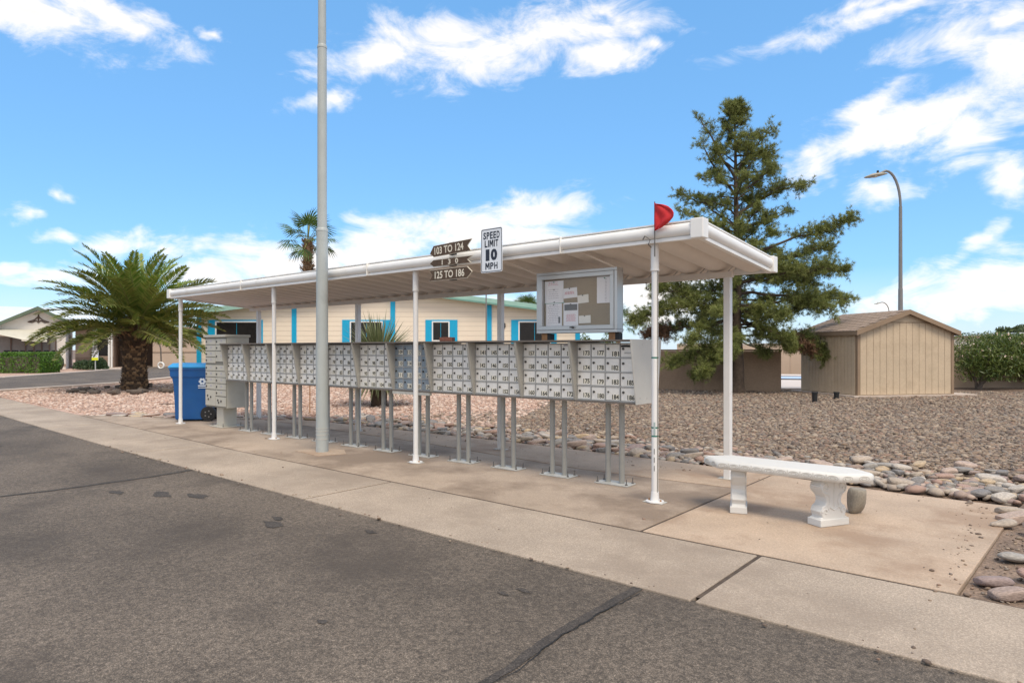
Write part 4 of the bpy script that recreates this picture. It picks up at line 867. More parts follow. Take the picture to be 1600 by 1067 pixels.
for k in range(11):
    along = HW + PITCH * k
    x = X0 - along * math.cos(ROWRZ); y = 6.155 - along * math.sin(ROWRZ)
    ns = nums_by_unit[k]; blue = (k == 4)
    if k == 0: lab = 'grey mailbox unit with doors 173 to 186 at the bench end of the row'
    elif k <= 3: lab = 'grey mailbox unit, doors %d to %d, %s' % (ns[0], ns[-1], {1: 'under the left half of the notice board', 2: 'left of the notice board', 3: 'beside the blue-grey unit'}[k])
    elif blue: lab = 'blue-grey mailbox unit with doors numbered 109 to 124'
    elif k == 10: lab = 'grey mailbox unit at the left end next to the tan cluster box'
    else: lab = 'grey mailbox unit, %s in the row from the tan cluster box end' % word[10 - k]
    t = thing('mailbox_unit', lab, 'mailbox unit', (x, y, 0), ROWRZ, 'row of pedestal mailbox units')
    put('cabinet', cab_me, t)
    o = put('side_panel', fin_me, t, .002); o.location.x = -HW + .0075
    if k: o = put('side_panel', fin_me, t, .002); o.location.x = HW - .0077
    put('hood', hood_me, t); put('bottom_lip', lip_me, t); put('door_frame', frame_me, t)
    for c in range(4):
        for r in range(4):
            i = c * 4 + r; nm = ns[i]
            cx = -HW + .018 + dw * (c + .5); cz = ZT - .018 - dh * (r + .5)
            d = put('door', door_b if blue else door_me, t, .0025); d.location = (cx, 0, cz); d.rotation_euler = (random.gauss(0, .004), random.gauss(0, .004), random.gauss(0, .009))
            if k > 0 and c == 3 and r == 0 and not blue: pass
            lo = put('lock', lock_me, d); lo.location = (-dw * .29, 0, dh * .12 + random.uniform(-.004, .004)); sc = random.choice([1, 1, .95, .75]); lo.scale = (sc, 1, sc)
            if nm is not None:
                q = MB(); lw = .086 if nm > 99 else .066; lx = dw * .5 - .0105 - lw / 2; lz = -dh * .5 + .046 + random.uniform(-.004, .005)
                q.box(lx - lw / 2, lx + lw / 2, VD - .0012, VD - .0001, lz - .032, lz + .032) if (blue or k > 4) else q.box(lx - lw / 2, lx + lw / 2, VD - .0012, VD - .0001, lz - .026, lz + .026)
                q.mi = 1; letter(q, str(nm), lx, lz, lw * .92, .05, VD - .002, .03)
                q.build('number_label', ['cream_label', 'ink'], d)
            elif r == 0:
                MB().box(-dw / 2 + .012, dw / 2 - .012, VD - .003, VD - .0005, dh * .5 - .04, dh * .5 - .018).build('mail_slot', 'black', d)
                MB().box(-dw * .2, dw / 2 - .012, VD - .006, VD - .0006, -.03, -.02).build('slot_lip', 'door_frame', d)
            if r == 0 and c == 3 and k in (1, 2, 3): MB().box(-.05, .02, VD - .0015, VD - .0002, dh * .5 - .026, dh * .5 - .01).build('old_label', 'print_grey', d)
    for s in (-1, 1): o = put('leg', leg_me, t); o.location.x = s * .083
    bp = put('base_plate', bp_me, t, .002)
    for sx in (-1, 1):
        for sy in (-1, 1): o = put('bolt', bolt_me, bp); o.location = (sx * .175, sy * .07, 0)
    if k == 0:
        e = trapezoid(-.35, .345, -.228, .25, HW - .004, HW + .008, ZT + .022, ZB - .016).build('end_panel', 'box_pale', t, bevel=.003); e['label'] = 'pale grey end panel'
        MB().box(HW + .0085, HW + .0095, .10, .19, 1.34, 1.44).build('sticker', 'sticker', e)
        q = MB()
        for (y_, z_) in ((-.1, ZT - .03), (.2, ZT - .03), (.26, ZT - .03), (-.15, ZB + .05), (.0, ZB + .04), (.18, ZB + .05)): q.tube([(HW + .008, y_, z_), (HW + .011, y_, z_)], .006, 8)
        q.build('rivet', 'plate', e)
    if blue: MB().box(-HW + .02, HW - .01, -.245, -.2, ZB - .05, ZB - .016).build('lower_rail', 'plate', t)

# tan cluster box at the left end
cb = thing('cluster_box', 'tall tan cluster mailbox on a square pedestal beside the blue bin', 'cluster mailbox', (-12.05, 6.02, 0))
MB().box(-.41, .41, -.205, .22, .37, 1.66).build('cabinet', 'cbu_tan', cb, bevel=.006)
MB().box(-.43, .43, -.245, .24, 1.662, 1.71).build('cap', 'cbu_tan', cb, bevel=.008)
MB().box(-.13, .13, -.13, .13, .02, .369).build('pedestal', 'cbu_tan', cb, bevel=.006); bp = MB().box(-.24, .24, -.22, .22, .003, .02).build('base_plate', 'cbu_tan', cb, bevel=.003)
for sx in (-1, 1):
    for sy in (-1, 1): o = put('bolt', bolt_me, bp); o.location = (sx * .2, sy * .17, .004)
def cdoor(x0, x1, z0, z1, parcel=False):
    d = MB().box(x0 + .006, x1 - .006, -.217, -.206, z0 + .006, z1 - .006).build('parcel_door' if parcel else 'door', 'cbu_tan', cb, bevel=.003)
    q = MB()
    if parcel:
        for (dx, dz) in ((.1, .62), (.22, .55), (.13, .4)): q.tube([(x0 + dx, -.225, z0 + dz * (z1 - z0)), (x0 + dx, -.217, z0 + dz * (z1 - z0))], .02, 10)
    else: q.tube([(x0 + .05, -.225, (z0 + z1) / 2), (x0 + .05, -.217, (z0 + z1) / 2)], .018, 10)
    q.build('lock', 'lock', d)
    if not parcel: MB().box((x0 + x1) / 2 - .0, (x0 + x1) / 2 + .055, -.2185, -.2172, (z0 + z1) / 2 - .005, (z0 + z1) / 2 + .03).build('number_label', 'print_grey', d)
MB().box(-.405, .405, -.2056, -.2045, .375, 1.655).build('seam_backing', 'cbu_line', cb)
for i in range(4): cdoor(-.4, .0, 1.64 - .115 * (i + 1), 1.64 - .115 * i)
for i in range(4): cdoor(-.4, .0, 1.155 - .115 * (i + 1), 1.155 - .115 * i)
cdoor(-.4, .0, .39, .69, True)
for i in range(2): cdoor(0, .4, 1.64 - .115 * (i + 1), 1.64 - .115 * i)
cdoor(0, .4, 1.21, 1.41)
for i in range(5): cdoor(0, .4, 1.155 - .115 * (i + 1), 1.155 - .115 * i)
cdoor(0, .4, .39, .575, True)

# bulletin board standing on blocks on top of the mailboxes
BX0, BX1, BZ0, BZ1 = -.525, .525, 1.625, 2.315
bb = thing('notice_board', 'glazed aluminium notice board with pinned papers above the mailboxes', 'notice board', (-4.14, 6.0, 0), ROWRZ)
q = MB(); fw = .035
for (a, b, c, d) in ((BX0, BX1, BZ1 - fw, BZ1), (BX0, BX1, BZ0, BZ0 + fw), (BX0, BX0 + fw, BZ0 + fw, BZ1 - fw), (BX1 - fw, BX1, BZ0 + fw, BZ1 - fw)): q.box(a, b, 0, .12, c, d)
q.build('case', 'alu', bb, bevel=.004)
q = MB(); e = .037; fw2 = .045
for (a, b, c, d) in ((BX0 + e, BX1 - e, BZ1 - e - fw2, BZ1 - e), (BX0 + e, BX1 - e, BZ0 + e, BZ0 + e + fw2), (BX0 + e, BX0 + e + fw2, BZ0 + e + fw2, BZ1 - e - fw2), (BX1 - e - fw2, BX1 - e, BZ0 + e + fw2, BZ1 - e - fw2)): q.box(a, b, -.008, .03, c, d)
dr = q.build('glass_door', 'alu', bb, bevel=.003)
gl = MB().box(BX0 + e + fw2 + .001, BX1 - e - fw2 - .001, .012, .016, BZ0 + e + fw2 + .001, BZ1 - e - fw2 - .001).build('pane', 'glass_case', dr)
gm = MATS['glass_case']; gm.node_tree.nodes.clear(); _o = gm.node_tree.nodes.new('ShaderNodeOutputMaterial'); _t = gm.node_tree.nodes.new('ShaderNodeBsdfTransparent'); _g = gm.node_tree.nodes.new('ShaderNodeBsdfGlossy'); _g.inputs['Roughness'].default_value = .03; _x = gm.node_tree.nodes.new('ShaderNodeMixShader'); _x.inputs[0].default_value = .035
gm.node_tree.links.new(_t.outputs[0], _x.inputs[1]); gm.node_tree.links.new(_g.outputs[0], _x.inputs[2]); gm.node_tree.links.new(_x.outputs[0], _o.inputs[0])
MB().box(BX0 + .036, BX1 - .036, .055, .1, BZ0 + .036, BZ1 - .036).build('cork_panel', 'cork', bb)
MB().box(BX0, BX1, .1205, .13, BZ0, BZ1).build('back_sheet', 'alu', bb)
q = MB(); q.tube([(-.02, -.03, BZ0 + .062), (-.02, -.008, BZ0 + .062)], .012, 10); q.box(-.05, .0, -.034, -.03, BZ0 + .055, BZ0 + .07); q.build('latch', 'lock', dr)
Wb, Hb = BX1 - BX0, BZ1 - BZ0
def paper(x0, x1, z0, z1, m='paper', lines=None, tilt=0., col='print_grey', y=.052, pic=None):
    X0_, X1_ = BX0 + .08 + x0 * (Wb - .16), BX0 + .08 + x1 * (Wb - .16); Z0_, Z1_ = BZ0 + .08 + z0 * (Hb - .16), BZ0 + .08 + z1 * (Hb - .16)
    p = thing('notice', '', 'notice'); del p['label']; bpy.data.objects.remove(p)
    pp = MB().box(-(X1_ - X0_) / 2, (X1_ - X0_) / 2, y, y + .0012, -(Z1_ - Z0_) / 2, (Z1_ - Z0_) / 2).build('paper_sheet', m, bb); pp.location = ((X0_ + X1_) / 2, 0, (Z0_ + Z1_) / 2); pp.rotation_euler.y = tilt
    w, h_ = X1_ - X0_, Z1_ - Z0_
    if lines:
        q = MB(); n, a, b, lo, hi = lines
        for i in range(n):
            zz = h_ * (hi - (hi - lo) * i / max(1, n - 1)) - h_ / 2; ww = w * (b - a) * random.uniform(.75, 1) / 2; xc = w * (a + b) / 2 - w / 2; x = xc - ww
            while x < xc + ww:
                l_ = random.uniform(.012, .035); q.add([(x, y - .0004, zz - .0028), (min(x + l_, xc + ww), y - .0004, zz - .0028), (min(x + l_, xc + ww), y - .0004, zz + .0028), (x, y - .0004, zz + .0028)], [(0, 1, 2, 3)]); x += l_ + .006
        q.build('print', col, pp)
    if pic:
        a, b, c, d, mm = pic; MB().box(w * a - w / 2, w * b - w / 2, y - .0006, y - .0001, h_ * c - h_ / 2, h_ * d - h_ / 2).build('picture', mm, pp)
    q = MB(); q.tube([(0, y - .008, h_ * .44), (0, y, h_ * .44)], .007, 8); q.build('pin', 'pin_green' if random.random() < .3 else 'lock', pp)
    return pp
paper(.0, .29, .5, .97, lines=(3, .15, .75, .82, .94), col='print_red'); paper(.015, .28, .52, .8, lines=(5, .15, .78, .3, .95), y=.0507)
paper(.02, .265, .01, .49, lines=(11, .12, .85, .12, .92), tilt=.0, pic=(.78, .9, .12, .4, 'print_dark')); paper(.29, .51, .01, .49, lines=(8, .15, .85, .2, .48), col='print_red', pic=(.06, .94, .66, .93, 'print_dark'))
paper(.275, .495, .59, .8, lines=(4, .1, .85, .4, .62), col='print_red', tilt=R(-3)); paper(.5, .66, .47, .64, 'paper_warm', lines=None, tilt=R(-4)); paper(.52, .69, .05, .21, 'paper_warm', tilt=R(-1)); paper(.78, 1.0, .45, .985, lines=(16, .5, .66, .08, .9), y=.0515)
paper(.0, .3, .485, .52, 'pin_green', y=.0535)
for x in (BX0 + .1, BX1 - .07):
    MB().box(x - .05, x + .03, .03, .12, ZT + .022, BZ0 - .001).build('wood_block', 'wood_block', bb, bevel=.003); MB().box(x + .031, x + .075, .03, .11, ZT + .022, BZ0 - .004).build('dark_block', 'black', bb)
for x in (BX0 + .01, BX1 - .01):
    q = MB(); q.tube([(x, .06, BZ1 - .02), (x - .22, -.36, 2.455)], .012, 6); q.build('stay', 'pan_metal', bb)
br = thing('clay_brick', 'small red brick lying on top of the mailboxes left of the notice board', 'brick', (-6.06, 5.92, ZT + .022), R(20)); MB().box(-.09, .09, -.045, .045, 0, .05).build('body', 'brick_red', br, bevel=.006); MB().box(-.05, .05, -.02, .02, .0502, .053).build('frog', 'brick_red', br)

# ------------------------------------------------------------------ white garden bench
bn = thing('garden_bench', 'white cast stone bench with scroll legs on the slab', 'bench', (-1.875, 5.865, 0), R(.5))
def octo(k): return [(-.50 - .02 * k, -.205 + k * .0 - .0), (.50, -.205), (.70, -.03), (.70, .03), (.52, .205), (-.52, .205), (-.70, .03), (-.70, -.03)]
def ring(s, z): return [(x * (1 - s / .7 * (1 if abs(x) > .6 else .9)), y * (1 - s / .205), z) for x, y in octo(0)]
q = MB(); levels = [(.035, .382), (.012, .388), (.004, .40), (.0, .42), (.004, .44), (.016, .452), (.022, .4545), (.026, .4535), (.03, .458)]
vs = []; fs = []; nn = 8
for s, z in levels: vs += ring(s, z)
for j in range(len(levels) - 1): fs += [(j * nn + i, j * nn + (i + 1) % nn, (j + 1) * nn + (i + 1) % nn, (j + 1) * nn + i) for i in range(nn)]
fs += [tuple(range(nn))[::-1], tuple(range((len(levels) - 1) * nn, len(levels) * nn))]; q.add(vs, fs); seat = q.build('seat', 'bench_white', bn, True)
def egg(c, dirx, nrm):
    q = MB(); c = Vector(c); dx = Vector(dirx).normalized(); nv = Vector(nrm).normalized(); up_ = Vector((0, 0, 1))
    for (a, b, r_) in ((.040, .0185, .0035), (.021, .009, .0045)):
        q.tube([c + dx * a * math.cos(t) + up_ * b * math.sin(t) - nv * .0015 * (1 + abs(math.sin(t))) for t in np.linspace(0, 2 * PI, 17)], r_, 6, False)
    q.build('carved_oval', 'bench_carve', seat, True)
O8 = octo(0)
for (i, j, n) in ((0, 1, 10), (1, 2, 2), (7, 0, 2), (4, 5, 10), (3, 4, 2), (5, 6, 2)):
    a = Vector((*O8[i], .42)); b = Vector((*O8[j], .42)); d = b - a; nrm = Vector((d.y, -d.x, 0))
    for k in range(n): egg(a + d * (k + .5) / n, d, nrm)
    if n == 10:
        for k in range(1, n): p = a + d * k / n; MB().tube([p + nrm.normalized() * -.002 + Vector((0, 0, -.025)), p + nrm.normalized() * -.002 + Vector((0, 0, .025))], .003, 5).build('carved_rib', 'bench_carve', seat)
half = [(.145, .0), (.145, .055), (.135, .07), (.118, .075), (.128, .1), (.132, .13), (.118, .158), (.09, .175), (.078, .2), (.085, .235), (.112, .27), (.132, .305), (.135, .34), (.12, .365), (.11, .383)]
prof_leg = [(r_, z) for r_, z in half] + [(-r_, z) for r_, z in half[::-1]]
for x in (-.385, .365):
    lg = MB().prism(prof_leg, -.06, .06, 'x').build('leg', 'bench_white', bn, bevel=.008); lg.location.x = x; lg.rotation_euler.z = R(20) if x < 0 else R(-30)
    MB().box(-.072, .072, -.152, .152, .001, .06).build('plinth', 'bench_white', lg, bevel=.006)
    for sx in (-1, 1):
        q = MB()
        for sy in (-1, 1):
            cz, cy = .315, sy * .085
            sp2 = [(sx * .061, cy + sy * (.042 - .005 * t) * math.cos(t), cz + (.042 - .005 * t) * math.sin(t)) for t in np.linspace(-1.6, 6.2, 34)]
            q.tube([(sx * .061, sy * .06, .14), (sx * .061, sy * .04, .2), (sx * .061, sy * .055, .25)] + sp2[:0] + [sp2[0]], .006, 6); q.tube(sp2, .0065, 6)
            cz = .118; sp3 = [(sx * .061, sy * .09 + sy * (.03 - .0045 * t) * math.cos(t), cz + (.03 - .0045 * t) * math.sin(t)) for t in np.linspace(0, 5.5, 22)]; q.tube(sp3, .006, 6)
        q.tube([(sx * .061, -.05, .16), (sx * .061, 0, .13), (sx * .061, .05, .16)], .006, 6); q.tube([(sx * .061, 0, .35), (sx * .061, 0, .16)], .005, 6)
        q.build('scroll_carving', 'bench_white', lg, True)
    MB().tube([(-.05, -.134, .325), (.05, -.134, .325)], .012, 8).build('front_roll', 'bench_white', lg, True)
    q = MB(); q.tube([(-.05, -.128, .12), (.05, -.128, .12)], .012, 8); q.build('front_roll', 'bench_white', lg, True)

# ------------------------------------------------------------------ blue recycling bin
bi = thing('recycling_bin', 'blue wheeled recycling bin with light blue lid beside the cluster box', 'bin', (*W(-6.42, 13.45)[:2], 0), YAW + R(6))
vs = []; fs = []
for (x0, x1, w, z) in ((-.34, .22, .25, .03), (-.345, .23, .255, .12), (-.35, .30, .265, .35), (-.365, .335, .28, .72), (-.385, .35, .295, .86), (-.42, .355, .31, .90), (-.425, .36, .315, 1.06)):
    vs += [(x0, -w, z), (x1, -w, z), (x1, w, z), (x0, w, z)]
for j in range(6): fs += [(j * 4 + i, j * 4 + (i + 1) % 4, (j + 1) * 4 + (i + 1) % 4, (j + 1) * 4 + i) for i in range(4)]
fs += [(3, 2, 1, 0), (24, 25, 26, 27)]
MB().add(vs, fs).build('body', 'bin_blue', bi, bevel=.025)
MB().box(-.43, .37, -.325, .325, 1.02, 1.065).build('rim', 'bin_blue', bi, bevel=.012)
q = MB(); vs = [(-.45, -.335, 1.067), (.40, -.335, 1.067), (.40, .335, 1.067), (-.45, .335, 1.067), (-.45, -.335, 1.10), (.40, -.335, 1.10), (.40, .335, 1.10), (-.45, .335, 1.10), (-.38, -.26, 1.165), (.34, -.26, 1.155), (.34, .26, 1.155), (-.38, .26, 1.165)]
q.add(vs, [(3, 2, 1, 0)] + [(a, (a + 1) % 4, 4 + (a + 1) % 4, 4 + a) for a in range(4)] + [(4 + a, 4 + (a + 1) % 4, 8 + (a + 1) % 4, 8 + a) for a in range(4)] + [(8, 9, 10, 11)]); q.build('lid', 'bin_lid', bi, bevel=.015)
for s in (-1, 1):
    q = MB(); q.tube([(.31, s * .22, .15), (.31, s * .30, .15)], .15, 28); w_ = q.build('wheel', 'rubber', bi, True, bevel=.012)
    q = MB(); q.tube([(.31, s * .301, .15), (.31, s * .306, .15)], .085, 20); q.build('hub', 'black', w_)
    q = MB()
    for a in range(5): t = a * 2 * PI / 5; q.box(.31 + .06 * math.cos(t) - .012, .31 + .06 * math.cos(t) + .012, min(s * .307, s * .312), max(s * .307, s * .312), .15 + .06 * math.sin(t) - .012, .15 + .06 * math.sin(t) + .012)
    q.build('spoke', 'pole_dark', w_)
MB().tube([(.31, -.3, .15), (.31, .3, .15)], .014, 8).build('axle', 'bolt', bi)
q = MB(); q.box(-.36, -.353, -.1, .1, .2, .62); q.build('grip_recess', 'black', bi); MB().tube([(-.375, -.12, .45), (-.375, .12, .45)], .012, 8).build('lift_bar', 'alu', bi)
MB().tube([(.40, -.2, .98), (.44, -.2, 1.0), (.44, .2, 1.0), (.40, .2, .98)], .014, 8).build('handle', 'bin_blue', bi)
q = MB(); yy = -.302
for a in range(6): t = a * PI / 3; q.add([(.2 + .045 * math.cos(t) + .026 * math.cos(p), yy + .004, .80 + .045 * math.sin(t) + .026 * math.sin(p)) for p in np.linspace(0, 2 * PI, 9)[:-1]], [tuple(range(8))])
q.box(.12, .28, yy + .003, yy + .012, .70, .725); q.box(.12, .27, yy + .006, yy + .015, .665, .68); q.build('print', 'bin_print', bi)
# yellow-handled tool lying in the gravel
tl = thing('garden_tool', 'thin tool with a yellow grip lying on the gravel by the bin', 'tool', (-17.6, 7.6, 0), R(40)); MB().tube([(-.6, 0, .02), (.5, 0, .03)], .012, 6).build('shaft', 'brown_post', tl); MB().tube([(-.05, 0, .03), (.2, 0, .035)], .06, 8).build('grip', 'orange', tl)

# ------------------------------------------------------------------ date palm
def frond(Lf, droop, up, seed, matn, nl=62, lw=.05, wide=.34, fold=.5):
    r = np.random.default_rng(seed); V = []; F = []; MI = []
    n = 16; pts = []; ang = up; p = np.array([0., 0., 0.]); side = r.normal(0, .05)
    for i in range(n + 1):
        pts.append(p.copy()); t = i / n; ang_i = up - droop * t ** 1.5; p = p + np.array([math.cos(ang_i), side * t, math.sin(ang_i)]) * Lf / n
    pts = np.array(pts)
    for i in range(n):
        w0, w1 = .03 * (1 - i / n) + .006, .03 * (1 - (i + 1) / n) + .006; b = len(V)
        V += [pts[i] + (0, w0, 0), pts[i] - (0, w0, 0), pts[i + 1] - (0, w1, 0), pts[i + 1] + (0, w1, 0)]; F.append((b, b + 1, b + 2, b + 3)); MI.append(1)
    for j in range(nl):
        t = .13 + .87 * (j + r.uniform(-.3, .3)) / nl; t = min(max(t, .1), .998); f = t * n; i = min(int(f), n - 1); q = pts[i] + (pts[i + 1] - pts[i]) * (f - i); d = (pts[i + 1] - pts[i]); d /= np.linalg.norm(d)
        nrm = np.array([-d[2], 0, d[0]]); ll = wide * Lf / 3 * (.45 + .9 * math.sin(PI * min(1, .12 + t * .92)) ** .7) * r.uniform(.85, 1.12)
        for s in (-1, 1):
            v = d * (.55 + .5 * t) + np.array([0, s * 1.0, 0]) + nrm * (fold + r.normal(0, .16)); v /= np.linalg.norm(v); tip = q + v * ll + np.array([0, 0, -.10 * ll]); mid = q + v * ll * .5; wv_ = np.cross(v, nrm); wv_ /= np.linalg.norm(wv_) + 1e-9; b = len(V)
            V += [q - wv_ * lw * .35, mid - wv_ * lw * .6, tip, mid + wv_ * lw * .6]; F.append((b, b + 1, b + 2, b + 3)); MI.append(0)
    return np_mesh('frond', np.array(V), np.array(F), [matn, 'rachis'], midx=np.array(MI))
dp = thing('date_palm', 'stout date palm with a thick scaly trunk and arching fronds', 'palm tree', (-25.65, 9.41, 0))
q = MB(); q.lathe([(.44, -.05), (.42, .2), (.38, .6), (.37, 1.1), (.42, 1.5), (.5, 1.9), (.48, 2.3), (.25, 2.6)], 28); q.build('trunk', 'palm_trunk', dp, True)
V = []; F = []
for row in range(20):
    z = .02 + row * .085; rr = np.interp(z, [0, .2, .6, 1.1, 1.5, 1.9], [.45, .43, .39, .38, .43, .5]); nsc = 15
    for i in range(nsc):
        a = 2 * PI * (i + .5 * (row % 2)) / nsc + rng.normal(0, .05); hw = PI / nsc * .92 * rng.uniform(.8, 1.1); b = len(V); o_ = rng.uniform(.03, .075); hh = .105 * rng.uniform(.8, 1.2)
        for (da, rz_, zz) in ((-hw, .0, .0), (hw, .0, .0), (hw * .7, o_, hh * .7), (-hw * .7, o_, hh * .7), (hw * .5, .0, hh), (-hw * .5, .0, hh)):
            V.append(((rr + rz_ - .01) * math.cos(a + da), (rr + rz_ - .01) * math.sin(a + da), z + zz))
        F += [(b, b + 1, b + 2, b + 3), (b + 3, b + 2, b + 4, b + 5)]
o = put('leaf_scars', np_mesh('leaf_scars', np.array(V), np.array(F), 'palm_boot'), dp)
V = []; F = []
for i in range(150):
    a = rng.uniform(0, 2 * PI); z = rng.uniform(1.45, 2.35); rr = .42; L2 = rng.uniform(.25, .5); e_ = rng.uniform(.3, .9); b = len(V); w_ = .05
    c0 = np.array([rr * math.cos(a), rr * math.sin(a), z]); d0 = np.array([math.cos(a) * math.cos(e_), math.sin(a) * math.cos(e_), math.sin(e_)]); s0 = np.array([-math.sin(a), math.cos(a), 0]) * w_
    V += [c0 - s0, c0 + s0, c0 + d0 * L2 + s0 * .6, c0 + d0 * L2 - s0 * .6]; F.append((b, b + 1, b + 2, b + 3))
put('frond_stubs', np_mesh('frond_stubs', np.array(V), np.array(F), 'palm_boot'), dp)
FR = {}
for nm, args in dict(top=(3.1, .75, 0, 'palm_fresh'), mid=(3.5, .95, 0, 'palm_leaf'), low=(3.2, .85, 0, 'palm_leaf'), dry=(2.2, .8, 0, 'palm_dry'), yel=(2.2, .8, 0, 'palm_yellow')).items():
    FR[nm] = [frond(args[0] * rng.uniform(.92, 1.08), args[1] * rng.uniform(.8, 1.2), 0, 50 + j * 7 + len(nm), args[3]) for j in range(4)]
ga = 0
for i in range(80):
    t = (i + .5) / 80; a = i * 2.39996 + rng.normal(0, .12)
    pitch = R(84) - t ** .8 * R(90) + rng.normal(0, .07)
    key = 'top' if t < .3 else ('mid' if t < .72 else ('low' if t < .985 else 'yel'))
    if t > .88 and rng.uniform() < .25: key = 'dry'
    o = put('frond', FR[key][i % 4], dp); rr = .1 + .25 * t
    o.location = (rr * math.cos(a), rr * math.sin(a), 2.45 - .45 * t + rng.normal(0, .04)); o.rotation_euler = (rng.normal(0, .35), -pitch, a); o.scale = (.93,) * 3

# ------------------------------------------------------------------ fan palms
def fan_leaf_mesh(seed, Lp=.9, Rf=.75, matn='fan_leaf'):
    r = np.random.default_rng(seed); V = []; F = []; MI = []
    V += [(0, -.03, 0), (0, .03, 0), (Lp, .02, 0), (Lp, -.02, 0)]; F.append((0, 1, 2, 3)); MI.append(1)
    nseg = 26
    for i in range(nseg):
        a = -2.0 + 4.0 * (i + .5) / nseg; hw = 4.0 / nseg * .55; rr = Rf * (1 - .16 * abs(a) / 2) * r.uniform(.9, 1.08); b = len(V); fz = .05 * (1 if i % 2 else -1)
        d = np.array([math.cos(a), math.sin(a), 0]); sgm = np.array([-math.sin(a), math.cos(a), 0]); base = np.array([Lp, 0, 0])
        mid = base + d * rr * .55 + np.array([0, 0, -.03 + fz * .5]); tip = base + d * rr + np.array([0, 0, -.22 * Rf - r.uniform(0, .1)])
        V += [base, mid - sgm * hw * rr * .5, tip, mid + sgm * hw * rr * .5]; F.append((b, b + 1, b + 2, b + 3)); MI.append(0)
    return np_mesh('leaf', np.array(V, float), np.array(F), [matn, 'rachis'], midx=np.array(MI))
FLM = [fan_leaf_mesh(i) for i in range(4)]
def fan_palm(label, x, d, hgt, scale=1., nleaf=20, boots=2.2, boots_bottom=None):
    t = thing('fan_palm', label, 'palm tree', (*W(x, d)[:2], -.05), 0, 'fan palms behind the cream house')
    MB().tube([(0, 0, 0), (0, 0, hgt * .5), (0, 0, hgt)], [.3 * scale, .24 * scale, .26 * scale], 14).build('trunk', 'fan_trunk', t, True)
    V = []; F = []
    for i in range(int(150 * boots)):
        z = hgt - boots * rng.uniform(0, 1); a = rng.uniform(0, 2 * PI); rr = .25 * scale; c0 = np.array([rr * math.cos(a), rr * math.sin(a), z]); o_ = np.array([math.cos(a), math.sin(a), rng.uniform(.4, 1.2)]) * rng.uniform(.12, .3) * (1.3 if z < hgt - boots * .75 else .9); s0 = np.array([-math.sin(a), math.cos(a), 0]) * .07; b = len(V)
        V += [c0 - s0, c0 + s0, c0 + o_ + s0 * .5, c0 + o_ - s0 * .5]; F.append((b, b + 1, b + 2, b + 3))
    put('trunk_boots', np_mesh('trunk_boots', np.array(V), np.array(F), 'boot_tan'), t)
    for i in range(nleaf):
        a = i * 2.39996; tt = (i + .5) / nleaf; pitch = R(80) - tt * R(115); o = put('leaf', FLM[i % 4], t); o.location = (0, 0, hgt - .05); o.rotation_euler = (rng.normal(0, .4), -pitch, a); o.scale = (1.35 * scale,) * 3
fan_palm('tall fan palm with a shaggy trunk rising above the canopy beside the grey pole', (481 - 800) / 1030 * 45, 45, 8.9, 1.06, 19, 2.5)
fan_palm('far fan palm top peeping over the right end of the cream house roof', (823 - 800) / 1030 * 70, 70, 5.6, .9, 22, 1)
fan_palm('small fan palm showing just right of the notice board', (966 - 800) / 1030 * 60, 60, 3.9, .9, 18, 1)
for (lbl, px, d, hh) in (('green bush just behind the mailboxes below the notice board', 905, 34, 2.0), ('second green bush below the right end of the notice board', 945, 36, 2.05)):
    t = thing('garden_bush', lbl, 'shrub', (*W((px - 800) / 1030 * d, d)[:2], 0), 0, 'bushes below the notice board')
    P_ = rng.normal(0, 1, (2600, 3)); P_ /= np.linalg.norm(P_, axis=1)[:, None]; P_ *= rng.uniform(.5, 1, (2600, 1)) * (1 + .25 * np.sin(P_ * 5)[:, :1]); P_ = P_ * np.array([.85, .8, 1.0]) + np.array([0, 0, hh - .95])
    leaf_cloud(P_, .2, 'oleander_leaf', 'foliage', t, .3, .5); q = MB()
    for i in range(6): q.tube([(0, 0, -.05), (.5 * math.cos(i), .5 * math.sin(i), hh * .7)], [.05, .02], 5)
    q.build('stems', 'bark_grey', t)

# ------------------------------------------------------------------ spiky desert spoon behind the mailboxes
yu = thing('desert_spoon', 'spiky grey green rosette plant behind the blue-grey mailboxes', 'plant', (*W((592 - 800) / 1030 * 17.2, 17.2)[:2], 0))
V = []; F = []
for i in range(1000):
    a = rng.uniform(0, 2 * PI); e_ = math.asin(rng.uniform(-.75, .97)); L2 = rng.uniform(1.0, 1.5) * (1 if e_ > 0 else .8); w_ = .018; b = len(V)
    d0 = np.array([math.cos(a) * math.cos(e_), math.sin(a) * math.cos(e_), math.sin(e_)]); s0 = np.array([-math.sin(a), math.cos(a), 0]) * w_; c0 = np.array([0, 0, 1.0]) + d0 * .12; m0 = c0 + d0 * L2 * .55 + np.array([0, 0, .02]); tip = c0 + d0 * L2 - np.array([0, 0, .16 * L2 * math.cos(e_) ** 2])
    V += [c0 - s0, c0 + s0, m0 + s0, m0 - s0, tip, tip]; F += [(b, b + 1, b + 2, b + 3), (b + 3, b + 2, b + 4, b + 5)]
V = np.array(V); V[:, 2] = np.maximum(V[:, 2], .02)
put('leaves', np_mesh('leaves', V, np.array(F), 'yucca_leaf'), yu); q = MB(); q.lathe([(.2, -.05), (.22, .4), (.2, .85), (.05, .95)], 14); q.build('trunk', 'palm_trunk', yu, True)
rs_ = thing('rusty_stake', 'thin rusty stake standing in the gravel behind the mailboxes', 'stake', (-13.3, 8.6, -.05)); MB().tube([(0, 0, 0), (.01, 0, 1.3)], .012, 6).build('rod', 'rust', rs_); MB().tube([(.01, -.0, 1.25), (.01, 0, 1.35)], .025, 6).build('cap', 'rust', rs_)

